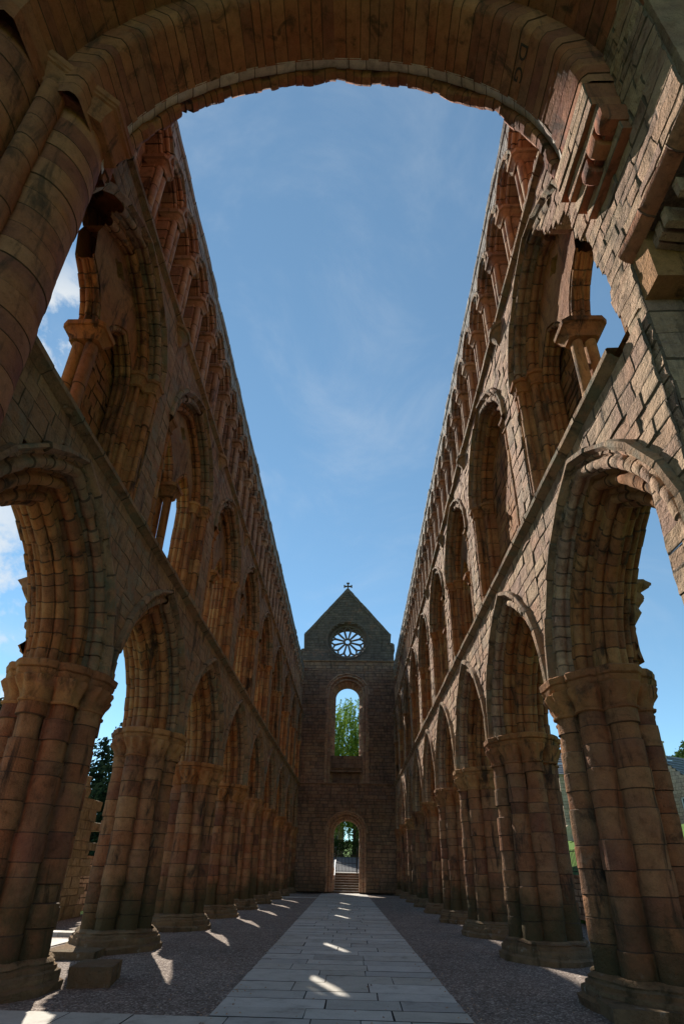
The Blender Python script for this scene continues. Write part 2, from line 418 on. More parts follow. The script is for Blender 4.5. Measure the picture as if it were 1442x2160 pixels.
def arch_orders(mb, A, orders, mp, rng, stone=.27, jit=.008, **kw):
    for pr, in orders:
        for h in (1, -1):
            n = max(4, round(A.L * 1.15 / stone)); ts = split(0, A.L, .8, 1.2, rng) if 0 else [A.L * q for q in np.cumsum([0] + (lambda w: [x / sum(w) for x in w])([rng.uniform(.75, 1.25) for _ in range(n)]))]
            msweep(mb, pr, A.ev(h, mp), ts, rng, jit=jit, sub=1, flip=1, **kw)

def mirror(pr, Tt): return [(n, Tt - d) for n, d in pr][::-1]

def make_arcade(sg, seed):
    rng = random.Random(seed); mp = side_map(sg)
    o1 = roll(.44, .0, .085, .72, .25); o2 = roll(.22, .22, .085, .47, .48)
    o3 = roll(0, .45, .07, .25, .58) + bump_roll(0, T / 2, .10)[1:] ; e3 = roll(0, .45, .07, .25, .58)
    o3 = o3 + mirror(e3, T)[0:]
    mb = MB()
    ob = MB(); arch_orders(ob, ARC, [(o1,)], mp, rng, stone=.21, chip=.03, jit=.01)
    arch_orders(mb, ARC, [(o2,), (o3,), (mirror(o2, T),), (mirror(o1, T),)], mp, rng, chip=.02)
    arch = mb.build('arcade_arch', M_warm, amp=.012, nsc=2.5, seed=seed)
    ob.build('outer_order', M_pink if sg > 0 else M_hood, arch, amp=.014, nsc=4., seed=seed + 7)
    hb = MB(); hood = [(.80, .03), (.80, -.05), (.775, -.11), (.70, -.12), (.675, -.06), (.665, -.05), (.64, .03)]
    arch_orders(hb, ARC, [(hood,)], mp, rng, stone=.5, jit=.008, chip=.03)
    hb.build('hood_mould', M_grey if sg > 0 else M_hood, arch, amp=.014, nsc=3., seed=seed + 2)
    # spandrels on the nave face and, plainer, on the aisle face
    sb = MB(); zs = split(4.68, Z1 - .2, .20, .36, rng)
    def iv(z0, z1):
        zm = (z0 + z1) / 2; e = ARC.edge(.70, zm); h = BAY / 2
        return [(-h, -e), (e, h)] if e < h else []
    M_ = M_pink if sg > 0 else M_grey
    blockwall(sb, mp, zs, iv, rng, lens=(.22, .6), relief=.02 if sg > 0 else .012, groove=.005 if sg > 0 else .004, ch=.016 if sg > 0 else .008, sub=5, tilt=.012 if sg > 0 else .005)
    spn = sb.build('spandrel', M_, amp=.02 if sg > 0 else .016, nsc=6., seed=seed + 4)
    bb = MB(); zs = split(4.68, Z1, .25, .4, rng)
    blockwall(bb, lambda s, z, d: mp(s, z, T - d), zs, iv2(ARC, .66, BAY / 2), rng, relief=.01)
    mbx = mp(-BAY / 2, Z1, 0); 
    b0 = bb.add([mp(-BAY / 2, Z1 - .01, .02), mp(BAY / 2, Z1 - .01, .02), mp(BAY / 2, Z1 - .01, T), mp(-BAY / 2, Z1 - .01, T)]); bb.face((b0, b0 + 1, b0 + 2, b0 + 3))
    back = bb.build('aisle_face', M_warm)
    return [arch, spn, back]

def iv2(A, n, h):
    def f(z0, z1):
        e = A.edge(n, (z0 + z1) / 2)
        return [(-h, -e), (e, h)] if 0 < e < h else [(-h, h)]
    return f

def fill(mb, outer, holes, mp3, st=.5, dens=.16, rng=None):
    """flat plate inside outer minus holes"""
    pts = [];ed = []
    def loop(L):
        b = len(pts); pts.extend([Vector((x, z)) for x, z in L]); ed.extend([(b + i, b + (i + 1) % len(L)) for i in range(len(L))])
    loop(outer)
    for h in holes: loop(h)
    def inside(p, L):
        r = False
        for i in range(len(L)):
            (x0, y0), (x1, y1) = L[i], L[(i + 1) % len(L)]
            if (y0 > p[1]) != (y1 > p[1]) and p[0] < (x1 - x0) * (p[1] - y0) / (y1 - y0) + x0: r = not r
        return r
    v, e, f, *_ = geometry.delaunay_2d_cdt(pts, ed, [], 0, 1e-5)
    b = mb.add([mp3(p[0], p[1]) for p in v])
    for t in f:
        c = (sum(v[i][0] for i in t) / 3, sum(v[i][1] for i in t) / 3)
        if inside(c, outer) and not any(inside(c, h) for h in holes): mb.face([b + i for i in t], st)

def make_gallery(sg, seed, kind=0):
    rng = random.Random(seed); mp = side_map(sg); parts = []
    def jev(h, a):
        def f(nd, t): return mp(h * (a + nd[:, 0]), np.full(len(nd), float(t)), nd[:, 1])
        return f
    o1 = roll(.20, .0, .075, .42, .27); o2 = roll(0, .24, .07, .23, .42) + [(0, .50), (0, .82), (.62, .86), (.62, 1.1)]
    mb = MB(); hs = (1,) if kind == 2 else (1, -1)
    if kind == 2:                                          # the near half has fallen: only the stump of its head is left
        for pr in (o2,):
            msweep(mb, pr, GAL.ev(1, mp), split(0, GAL.L, .2, .32, rng), rng, jit=.008, chip=.02)
            msweep(mb, pr, GAL.ev(-1, mp), split(GAL.L * .62, GAL.L, .2, .32, rng), rng, jit=.02, chip=.08)
    else: arch_orders(mb, GAL, [(o2,)], mp, rng, stone=.26, chip=.015)
    for pr in (o1, o2):                                    # the same mouldings run down the jambs as nook shafts
        for h in hs:
            msweep(mb, pr, jev(h, GAL.a), split(Z1, 11.24, .3, .6, rng), rng, jit=.008, sub=1, flip=1, chip=.02)
    g = mb.build('gallery_arch', M_warm, amp=.011, nsc=2.5, seed=seed); parts.append(g)
    ob = MB(); msweep(ob, o1, GAL.ev(1, mp), split(0, GAL.L, .16, .26, rng), rng, jit=.01, chip=.03)
    msweep(ob, o1, GAL.ev(-1, mp), split(GAL.L * .62 if kind == 2 else 0, GAL.L, .16, .26, rng), rng, jit=.012, chip=.05)
    ob.build('outer_order', M_grey if sg > 0 else M_hood, g, amp=.013, nsc=4., seed=seed + 15)
    hb = MB(); hood = [(.50, .02), (.50, -.05), (.47, -.085), (.42, -.09), (.40, -.04), (.36, .02)]
    arch_orders(hb, GAL, [(hood,)], mp, rng, stone=.5, jit=.006, chip=.03)
    hb.build('hood_mould', M_hood, g, amp=.012, nsc=3., seed=seed + 1)
    # capitals of the jambs
    for h in hs:
        cb = MB(); rings = []; plan = np.array([(.42, -.0), (.30, -.0), (.22, -.02), (.18, .06), (.19, .2), (.14, .23), (.02, .22), (-.02, .30), (-.01, .44), (-.01, .5)])
        nmv = normals(plan)
        for z, off in ((11.200, -.02), (11.220, .03), (11.250, .03), (11.270, .0), (11.360, .02), (11.440, .06), (11.470, .05), (11.485, .09), (11.550, .10), (11.565, .09), (11.566, -.1)):
            rings.append(jev(h, GAL.a)(plan + nmv * off, z))
        cb.rows(rings, [.3] * 10, [0] * 10)
        cb.build('capital', M_warm, g, amp=.016, nsc=5., seed=seed + 6)
    # tympanum with its pierced eye, over two lancets
    tb = MB(); hole = [(.17 * math.cos(k * PI / 10) * (1 + .25 * math.cos(k * PI / 10 * 4)), 12.93 + .19 * math.sin(k * PI / 10) * (1 + .25 * math.cos(k * PI / 10 * 4))) for k in range(20)]
    outer = GAL.poly(.03) + [(-GAL.a - .03, SUB.z0 - .02), (GAL.a + .03, SUB.z0 - .02)]
    subs = [[(x + sx, z) for x, z in SUB.poly(.10)] + [(-SUB.a - .10 + sx, SUB.z0 - .05), (SUB.a + .10 + sx, SUB.z0 - .05)] for sx in (-SUBX, SUBX)]
    if kind == 2:
        hs_ = [(-SUBX + x, z) for x, z in SUB.poly(.10) if x >= 0]          # from the column up to the crown of the broken light
        outer = [(x, z) for x, z in GAL.poly(.03, 20) if x > -.80] + [(-.80, 12.62)] + hs_[::-1] + [(hs_[0][0], SUB.z0 - .02), (GAL.a + .03, SUB.z0 - .02)]
    if kind != 3: fill(tb, outer, subs[1:] + [hole] if kind == 2 else subs + [hole], lambda x, z: mp(x, z, .43))
    n0 = len(hole); b0 = tb.add([mp(x, z, .43) for x, z in hole] + [mp(x, z, .81) for x, z in hole])
    for k in range(n0 if kind != 3 else 0): tb.face((b0 + k, b0 + (k + 1) % n0, b0 + n0 + (k + 1) % n0, b0 + n0 + k), .2)
    if kind != 3: fill(tb, outer, subs[1:] + [hole] if kind == 2 else subs + [hole], lambda x, z: mp(x, z, .81))
    else:                                                  # walled up behind the arch
        zs = split(Z1, 13.7, .22, .36, rng)
        def fv(z0, z1): e = GAL.edge(.05, (z0 + z1) / 2); return [(-e, e)] if e else []
        blockwall(tb, lambda s_, z, d: mp(s_, z, .55 + d), zs, fv, rng, lens=(.25, .6), relief=.03, groove=.01, sub=2, tilt=.01)
    if kind == 2:
        zs = split(Z1, 12.3, .16, .30, rng)
        blockwall(tb, lambda s_, z, d: mp(s_, z, .86 + d), zs, lambda a, b: [(.12 + .12 * math.sin(a * 7) + .25 * max(0, a - 11), 1.95)], rng, lens=(.18, .5), relief=.05, groove=.01, sub=2, tilt=.03)
    if kind == 1:                                          # rubble blocking half way up one light
        zs = split(Z1, 11.3, .14, .26, rng)
        blockwall(tb, lambda s_, z, d: mp(s_, z, .70 + d), zs, lambda a, b: [(.16, 1.2 - (.5 if b > 10.9 else 0))] if sg > 0 else [(-1.2 + (.5 if b > 10.9 else 0), -.16)], rng, lens=(.15, .4), relief=.06, groove=.012, sub=2, tilt=.04)
        q0, q1 = mp(sg * .2, Z1, .74), mp(sg * 1.2, 11.0, .80); tb.box(tuple(np.minimum(q0, q1)), tuple(np.maximum(q0, q1)))
    tb.build('tympanum', M_grey if kind < 2 else M_warm, g, amp=.014, nsc=5., seed=seed + 8)
    sp = roll(.0, .44, .05, .13, .55) + bump_roll(0, .61, .045)[1:] + mirror(roll(.0, .44, .05, .13, .67), 1.22)
    for sx in (() if kind == 3 else (-SUBX, SUBX)):
        lb = MB(); m2 = lambda s, z, d, sx=sx: mp(s + sx, z, d)
        if kind == 2 and sx < 0:
            msweep(lb, sp, SUB.ev(1, m2), split(0, SUB.L, .2, .28, rng), rng, jit=.008, chip=.02)
            lb.build('lancet', M_warm, g, amp=.012, nsc=3., seed=seed + 9); continue
        arch_orders(lb, SUB, [(sp,)], m2, rng, stone=.24)
        h = 1 if sx > 0 else -1
        def jv(nd, t, h=h, sx=sx): return mp(sx + h * (SUB.a + nd[:, 0]), np.full(len(nd), float(t)), nd[:, 1])
        msweep(lb, sp, jv, split(Z1, SUB.z0, .3, .55, rng), rng, jit=.007, sub=1, flip=1)
        lb.build('lancet', M_warm, g, amp=.010, nsc=2.5, seed=seed + 9)
    # coupled column between the lancets
    if kind == 3: return finish_gallery(sg, mp, g, rng, seed)
    kb = MB(); DC = .62
    for d in (.50, .74):
        def cv(nd, t, d=d): return mp(nd[:, 0], np.full(len(nd), float(t)), d + nd[:, 1])
        pl = np.array([(.105 * math.cos(2 * PI * k / 16), (.105) * math.sin(2 * PI * k / 16)) for k in range(17)])
        msweep(kb, pl, cv, split(Z1 + .15, 10.550, .7, 1.3, rng), rng, jit=.006, groove=.008, flip=-1)
    P = [mp(x * .2, Z1, DC + y * .34) for x, y in ((-1, -1), (1, -1), (1, 1), (-1, 1))]; Q = [mp(x * .16, Z1 + .15, DC + y * .29) for x, y in ((-1, -1), (1, -1), (1, 1), (-1, 1))]
    kb.rows([P, Q], [.3], [0], True); kb.face([len(kb.v) - 4 + q for q in range(4)])
    rings = []
    for z, a, dd in ((10.600, .13, .28), (10.680, .14, .29), (10.780, .20, .34), (10.820, .23, .37), (10.835, .20, .35), (10.850, .25, .40), (10.940, .26, .41), (10.955, .25, .40), (10.956, .05, .05)):
        c_ = .3
        rings.append([mp(x * a, z, DC + y * dd) for x, y in ((-1, -1 + c_), (-1 + c_, -1), (1 - c_, -1), (1, -1 + c_), (1, 1 - c_), (1 - c_, 1), (-1 + c_, 1), (-1, 1 - c_))])
    b_ = kb.rows(rings, [.6] * 8, [0] * 8, True); kb.face([b_[0] + q for q in range(8)], .6)
    kb.build('coupled_column', M_warm, g, amp=.008, nsc=3., seed=seed + 10)
    return finish_gallery(sg, mp, g, rng, seed, kind)

def finish_gallery(sg, mp, g, rng, seed, kind=0):
    sb = MB(); zs = split(Z1, Z2 - .2, .22, .36, rng); h = BAY / 2
    def iv(z0, z1):
        zm = (z0 + z1) / 2; e = GAL.edge(.40, zm)
        if kind == 2: return [(e, h)] if e > 0 and zm < 13.3 else ([(-h, -e), (e, h)] if e > 0 else [(-h, h)])
        return [(-h, -e), (e, h)] if e > 0 else [(-h, h)]
    blockwall(sb, mp, zs, iv, rng, lens=(.25, .6), relief=.022 if sg > 0 else .012, groove=.006 if sg > 0 else .004, ch=.015 if sg > 0 else .008, sub=3, tilt=.02 if sg > 0 else .005)
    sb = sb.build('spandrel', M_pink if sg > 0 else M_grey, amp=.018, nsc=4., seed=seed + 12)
    return g, sb

def make_clerestory(sg, seed):
    rng = random.Random(seed); mp = side_map(sg)
    D0 = .06
    o = roll(.10, D0, .05, .25, D0 + .16, 7); o2 = roll(0, D0 + .14, .045, .12, D0 + .3, 7) + [(0, .62)]
    hood = [(.27, D0 + .02), (.27, D0 - .05), (.25, D0 - .075), (.20, D0 - .07), (.17, D0 + .02)]
    lan = []
    mb = MB(); arch_orders(mb, CLE, [(o,), (o2,)], mp, rng, stone=.26)
    a = mb.build('clerestory_arch', M_brown, amp=.008, nsc=3., seed=seed)
    hb = MB(); arch_orders(hb, CLE, [(hood,)], mp, rng, stone=.45, chip=.02)
    hb.build('hood_mould', M_hood, a, amp=.010, nsc=3.5, seed=seed + 1)
    # column: two shafts and a capital in front of a slim pier
    kb = MB()
    for (s0, d0) in ((-.085, D0 + .12), (.085, D0 + .12)):
        pl = np.array([(.082 * math.cos(2 * PI * k / 14), .082 * math.sin(2 * PI * k / 14)) for k in range(15)])
        def cv(nd, t, s0=s0, d0=d0): return mp(s0 + nd[:, 0], np.full(len(nd), float(t)), d0 + nd[:, 1])
        msweep(kb, pl, cv, split(Z2 + .12, 16.62, .4, .9, rng), rng, jit=.005, groove=.008, flip=-1)
    P = np.array([(.11, D0 + .2), (.145, D0 + .24), (.145, .62)])
    for h in (1, -1):
        def pv(nd, t, h=h): return mp(h * nd[:, 0], np.full(len(nd), float(t)), nd[:, 1])
        msweep(kb, P, pv, split(Z2, 17.0, .3, .5, rng), rng, jit=.005)
    c_ = .35; rings = []
    for z, a_, dd in ((Z2, .20, .2), (Z2 + .06, .20, .2), (Z2 + .12, .12, .12)):
        rings.append([mp(x * a_, z, D0 + .12 + y * dd) for x, y in ((-1, -1 + c_), (-1 + c_, -1), (1 - c_, -1), (1, -1 + c_), (1, 1), (-1, 1))])
    kb.rows(rings, [.4] * 2, [0] * 2, True)
    col_ = kb.build('clerestory_column', M_brown, amp=.006, nsc=3., seed=seed + 3)
    cb = MB(); rings = []
    for z, a_, dd in ((16.60, .12, .13), (16.615, .15, .16), (16.64, .15, .16), (16.655, .12, .13), (16.74, .14, .15), (16.83, .20, .21), (16.85, .18, .19), (16.87, .23, .24), (16.97, .24, .25), (16.985, .22, .23), (16.99, .02, .02)):
        rings.append([mp(x * a_, z, D0 + .16 + y * dd) for x, y in ((-1, -1 + c_), (-1 + c_, -1), (1 - c_, -1), (1, -1 + c_), (1, 1.6), (-1, 1.6))])
    cb.rows(rings, [.4] * 10, [0] * 10, True)
    cb.build('capital', M_brown, col_, amp=.010, nsc=6., seed=seed + 4)
    # wall head over the arches, and the blind wall behind
    sb = MB(); zs = split(17.0, ZT - .16, .18, .3, rng); hh = CSP / 2
    def iv(z0, z1):
        e = CLE.edge(.19, (z0 + z1) / 2); return [(-hh, -e), (e, hh)] if e > 0 else [(-hh, hh)]
    blockwall(sb, lambda s, z, d: mp(s, z, D0 + d), zs, iv, rng, lens=(.2, .5), relief=.02, groove=.012, ch=.012, sub=1)
    head = sb.build('wall_head', M_head, amp=.012, nsc=4., seed=seed + 5)
    bb = MB(); zs = split(Z2, ZT - .16, .25, .4, rng)
    blockwall(bb, lambda s, z, d: mp(s, z, .6 + d), zs, lambda a, b: [(-hh, hh)], rng, lens=(.3, .7), relief=.012)
    blockwall(bb, lambda s, z, d: mp(s, z, T - d), zs, lambda a, b: [(-hh, hh)], rng, lens=(.3, .7), relief=.012)
    back = bb.build('back_wall', M_brown, amp=.008, seed=seed + 6)
    return a, col_, head, back

def copy_part(src, parent, y):
    c = inst(src, parent, (0, y, 0))
    for ch in src.children: inst(ch, c)
    return c

def string(name, sg, z0, z1, proj, y0, y1, seed, mat, parent, chip=.02, amp=.012):
    rng = random.Random(seed); mb = MB(); h = z1 - z0
    pr = np.array([(z0, .02), (z0 + .1 * h, -.2 * proj), (z0 + .35 * h, -.55 * proj), (z0 + .45 * h, -.95 * proj), (z0 + .85 * h, -proj), (z1, -.8 * proj), (z1 + .02, .35)])
    def ev(nd, t): return np.stack([sg * (Wn + nd[:, 1]), np.full(len(nd), float(t)), nd[:, 0]], 1)
    msweep(mb, pr, ev, split(y0, y1, .5, 1.1, rng), rng, jit=.006, groove=.012, chip=chip, sub=2)
    return mb.build(name, mat, parent, amp=amp, nsc=2.5, seed=seed)

for sg in (-1, 1):
    wall = thing('nave_wall', 'tall roofless arcaded nave wall in shade beside the path, on the side of the dark conifers' if sg < 0 else
                 'tall roofless arcaded nave wall with sunlit spandrels, on the side of the slate roofed houses', 'wall', (sg * Wn, YA, 0))
    wall_off = Vector((-sg * Wn, -YA, 0))
    if sg < 0: piers = [make_pier(1, 10 + 40 * k) for k in range(3)]
    arcs = [make_arcade(sg, 20 + 100 * k + (7 if sg > 0 else 0)) for k in range(2)]
    gals = [make_gallery(sg, 30 + 100 * k + (7 if sg > 0 else 0), k) for k in range(4)]
    cl = [make_clerestory(sg, 40 + 50 * k + (7 if sg > 0 else 0)) for k in range(2)]
    if sg < 0: used = set()
    def put(src, y):
        if src.name in used:
            c = src.copy(); col.objects.link(c); c.parent = wall
            for ch in src.children:
                q = ch.copy(); col.objects.link(q); q.parent = c
        else:
            used.add(src.name); c = src; c.parent = wall
        c.location = wall_off + Vector((0, y, 0)); return c
    seqg = (2, 3, 1, 0, 1, 0, 3, 0, 1) if sg > 0 else (2, 1, 0, 1, 0, 3, 0, 1, 0)
    for i in range(NB):
        y = YA + i * BAY
        for q in arcs[(i + (sg > 0)) % 2]: put(q, y)
        for q in gals[seqg[i]]: put(q, y)
        q = put(piers[(i * 2 + (sg > 0)) % 3], y + BAY / 2); q.location.x += sg * (Wn + PC); q.rotation_euler = (0, 0, (i * 3 + (sg > 0)) % 4 * PI / 2)
        for j in range(4):
            a, c_, hd, bk = cl[(i + j) % 2]; yy = y + (j - 1.5) * CSP
            put(a, yy); put(hd, yy); put(bk, yy); put(c_, yy - CSP / 2)
    yend = YA + (NB - .5) * BAY; yst = YA - BAY / 2
    put(cl[0][1], yend)
    # strings, wall-top and the last stretch up to the west wall
    s1 = string('string_course', sg, Z1 - .2, Z1, .15, (4.45 if sg > 0 else yst), YW, 61 + sg, M_hood, wall, chip=.03); s1.location = wall_off
    s2 = string('string_course', sg, Z2 - .2, Z2, .12, (4.55 if sg > 0 else yst), YW, 65 + sg, M_hood, wall, chip=.03); s2.location = wall_off
    rng = random.Random(77 + sg); mb = MB(); mp = side_map(sg)
    pr = np.array([(ZT - .17, .06), (ZT - .15, .02), (ZT - .02, .0), (ZT + .02, .1), (ZT + .03, T), (ZT - .2, T)])
    def ev(nd, t): return np.stack([sg * (Wn + nd[:, 1]), np.full(len(nd), float(t)), nd[:, 0]], 1)
    msweep(mb, pr, ev, split(yst - .3, YW, .35, .8, rng), rng, jit=.008, groove=.008, chip=.03, sub=2)
    o = mb.build('coping', M_head, wall, amp=.03, nsc=3., seed=5); o.location = wall_off
    for i in range(NB):                                    # moulded corbels of the lost roof, under the upper string
        mb = MB(); rings = []
        for z, a_ in ((13.60, .03), (13.66, .08), (13.72, .10), (13.85, .15), (13.95, .21), (13.97, .19), (13.99, .25), (14.08, .26), (14.10, .24)):
            rings.append([mp(YA + (i + .5) * BAY + a_ * 1.15 * math.sin(q * PI / 8), z, .02 - a_ * math.cos(q * PI / 8)) for q in range(-4, 5)])
        b_ = mb.rows(rings, [.4] * 8, [0] * 8); mb.face([b_[-1] + q for q in range(9)]); mb.face([b_[0] + q for q in range(9)])
        o = mb.build('roof_corbel', M_hood, wall, amp=.012, nsc=5., seed=i); o.location = wall_off
    # cores close the thickness of the wall between bays, so no light leaks
    mb = MB()
    for i in range(NB + 1):
        y = yst + i * BAY
        mb.box(tuple(np.minimum(mp(y - .36, Z1, .06), mp(y + .36, 11.6, .84))), tuple(np.maximum(mp(y - .36, Z1, .06), mp(y + .36, 11.6, .84))))
    for i in range(NB):
        for (d0, d1) in ((.05, .45), (T - .12, T - .02)):
            rings = []
            for x, z in GAL.poly(.25): rings.append([mp(YA + i * BAY + x, z, d1)])
    o = mb.build('wall_core', M_warm, wall); o.location = wall_off
    # plates behind gallery spandrels (aisle face)
    mb = MB(); h = BAY / 2
    for i in range(NB):
        y0 = YA + i * BAY
        holes = [GAL.poly(.6) + [(-GAL.a - .6, Z1 + .01), (GAL.a + .6, Z1 + .01)]]
        fill(mb, [(-h, Z1 - .02), (h, Z1 - .02), (h, Z2), (-h, Z2)], holes, lambda x, z, y0=y0: mp(y0 + x, z, 1.09))
        b0 = mb.add([mp(y0 - h, Z2 - .02, .03), mp(y0 + h, Z2 - .02, .03), mp(y0 + h, Z2 - .02, T), mp(y0 - h, Z2 - .02, T)]); mb.face((b0, b0 + 1, b0 + 2, b0 + 3))
    o = mb.build('gallery_back', M_warm, wall, amp=.01); o.location = wall_off
    # broken springing of the aisle vault, on the aisle side of the first pier
    mb = MB(); rng = random.Random(5 + sg); rings = []
    for q in range(15):
        f = q / 14; z = 4.95 + 1.75 * f; dd = .12 + .62 * f ** 1.6 + rng.uniform(-.07, .07); w_ = .46 - .22 * f + rng.uniform(-.06, .06)
        rings.append([mp(YA + BAY / 2 + w_ * math.cos(a_) * (1 + rng.uniform(-.1, .1)), z + rng.uniform(-.03, .03), T - .04 + max(0, math.sin(a_)) * dd * (1 + rng.uniform(-.12, .12))) for a_ in [PI * t / 9 for t in range(10)]])
    b_ = mb.rows(rings, [rng.random() for _ in range(14)], [0] * 14); mb.face([b_[-1] + t for t in range(10)]); mb.face([b_[0] + t for t in range(10)])
    o = mb.build('vault_springer', M_warm, wall, amp=.07, nsc=5., seed=8, smooth=20); o.location = wall_off

# ------------------------------------------------------------------ west front
wf = thing('west_front', 'dark gabled end wall with round-headed doorway, tall window and rose window', 'wall', (0, YW, 0))
def wmp(x, z, d):
    if isinstance(x, np.ndarray) or isinstance(d, np.ndarray):
        x, z, d = np.broadcast_arrays(x, z, d); return np.stack([x, d, z], 1)
    return (x, d, z)
DOOR = Arch(1.03, 1.03, 4.31); DX = .02
WIN = Arch(1.06, 1.06, 16.04); WX = -.08
ROSE = (-.16, 21.38, 1.66)
rng = random.Random(3)
def wiv(z0, z1):
    zm = (z0 + z1) / 2; L, R_ = -4.35, 4.35
    cuts = []
    if zm < 6.75: 
        e = DOOR.edge(.56, zm)
        if e: cuts.append((DX - e, DX + e))
    if 8.25 < zm < 19:
        e = WIN.edge(.78, zm)
        if e: cuts.append((WX - e, WX + e))
    r = []; a = L
    for c0, c1 in cuts: r.append((a, c0)); a = c1
    r.append((a, R_)); return r
mb = MB(); zs = split(0, 19.1, .2, .36, rng)
blockwall(mb, wmp, zs, wiv, rng, lens=(.3, .85), relief=.03, groove=.012, ch=.018, sub=1, tilt=.012)
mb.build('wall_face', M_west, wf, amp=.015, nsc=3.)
def giv(z0, z1):
    zm = (z0 + z1) / 2
    if zm < 20.3: L, R_ = -4.3, 4.1
    elif zm < 21.0: L, R_ = -4.05, 4.03
    elif zm < 21.95: L, R_ = -4.05, 3.72
    else:
        t = (zm - 21.95) / (26.68 - 21.95); L, R_ = -4.0 + t * 3.78, 3.66 - t * 3.88
    q = (ROSE[2] + .12) ** 2 - (zm - ROSE[1]) ** 2
    if q > 0: e = math.sqrt(q); return [(L, ROSE[0] - e), (ROSE[0] + e, R_)]
    return [(L, R_)]
mb = MB(); zs = split(19.2, 26.6, .2, .3, rng)
blockwall(mb, wmp, zs, giv, rng, lens=(.3, .8), relief=.015, groove=.012, ch=.015)
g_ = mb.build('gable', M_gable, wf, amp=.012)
mb = MB(); ot = [(-4.38, 20.25), (-4.38, 20.3), (-4.05, 20.35), (-4.12, 21.95), (-4.0, 22.02), (-.2, 26.85), (3.68, 22.02), (3.8, 21.95), (3.74, 21.0), (4.08, 20.95), (4.1, 20.3)]
for a, b_ in zip(ot[:-1], ot[1:]):
    n = max(1, int(math.hypot(b_[0] - a[0], b_[1] - a[1]) / .4))
    for k in range(n):
        p = [a[0] + (b_[0] - a[0]) * k / n, a[1] + (b_[1] - a[1]) * k / n]; q = [a[0] + (b_[0] - a[0]) * (k + .97) / n, a[1] + (b_[1] - a[1]) * (k + .97) / n]
        dx, dz = q[0] - p[0], q[1] - p[1]; l = math.hypot(dx, dz); nx, nz = -dz / l * .09, dx / l * .09; j = rng.uniform(-.02, .03)
        if dz < 0: nx, nz = nx, nz
        nz += j
        P = [(p[0] - nx * 2, -.06, p[1] - nz * 2), (p[0] + nx, -.06, p[1] + nz), (p[0] + nx, 1.62, p[1] + nz), (p[0] - nx * 2, 1.62, p[1] - nz * 2)]
        Q = [(q[0] - nx * 2, -.06, q[1] - nz * 2), (q[0] + nx, -.06, q[1] + nz), (q[0] + nx, 1.62, q[1] + nz), (q[0] - nx * 2, 1.62, q[1] - nz * 2)]
        b0 = mb.rows([P, Q], [rng.random()], [0], True); mb.face([b0[0] + i for i in range(4)]); mb.face([b0[1] + i for i in range(4)])
mb.build('coping', M_gable, g_, amp=.01)
# cross finial
mb = MB(); cx, cz = -.2, 26.8
mb.tube((cx, .5, cz - .1), (cx, .5, cz + .35), .13, .06, 8)
def prism(pts, y0, y1):
    a = mb.add([(x, y0, z) for x, z in pts]); b_ = mb.add([(x, y1, z) for x, z in pts]); n = len(pts)
    mb.face([a + i for i in range(n)]); mb.face([b_ + i for i in range(n)])
    for i in range(n): mb.face((a + i, a + (i + 1) % n, b_ + (i + 1) % n, b_ + i))
cc = cz + .68
for ang in range(4):
    c_, s_ = math.cos(ang * PI / 2), math.sin(ang * PI / 2)
    arm = [(-.055, .05), (.055, .05), (.06, .26), (.15, .33), (.15, .40), (.06, .42), (-.06, .42), (-.15, .40), (-.15, .33), (-.06, .26)]
    prism([(cx + x * c_ - z * s_, cc + x * s_ + z * c_) for x, z in arm], .44, .56)
prism([(cx + .1 * math.cos(k * PI / 4), cc + .1 * math.sin(k * PI / 4)) for k in range(8)], .43, .57)
mb.build('cross_finial', M_gable, wf)
# rose window
mb = MB(); rx, rz, rr = ROSE
for r0, rad, n in ((.30, .105, 24), (rr, .16, 48)):
    pts = [(rx + r0 * math.cos(2 * PI * k / n), .5, rz + r0 * math.sin(2 * PI * k / n)) for k in range(n + 1)]; mb.path(pts, rad, 6)
for k in range(12):
    a = 2 * PI * (k + .5) / 12
    mb.tube((rx + .33 * math.cos(a), .5, rz + .33 * math.sin(a)), (rx + 1.08 * math.cos(a), .5, rz + 1.08 * math.sin(a)), .085, .105, 6)
    pa = []
    for q in range(9):                                    # cusped head between two spokes
        u = -1 + 2 * q / 8; aa = a + PI / 12 + u * PI / 12
        ra = 1.06 + .46 * (1 - u * u) ** .6 - (.07 if q in (2, 6) else 0)
        pa.append((rx + ra * math.cos(aa), .5, rz + ra * math.sin(aa)))
    mb.path(pa, .085, 6)
    mb.tube(pa[0], (rx + 1.24 * math.cos(a), .5, rz + 1.24 * math.sin(a)), .085, .06, 6)
    for q in (2, 6):
        p = Vector(pa[q]); c = Vector((rx, .5, rz)); mb.tube(p, p + (c - p).normalized() * .1, .06, .03, 5)
mb.build('rose_tracery', M_gable, wf)
mb = MB(); n = 48
rings = [[(rx + r0 * math.cos(2 * PI * k / n), y, rz + r0 * math.sin(2 * PI * k / n)) for k in range(n)] for r0, y in ((rr + .34, -.01), (rr + .30, -.07), (rr + .22, -.07), (rr + .18, -.01), (rr + .02, .3), (rr, .45), (rr, 1.61))]
mb.rows(rings, [k * .15 for k in range(6)], [0] * 6, True); mb.build('rose_surround', M_gable, wf)
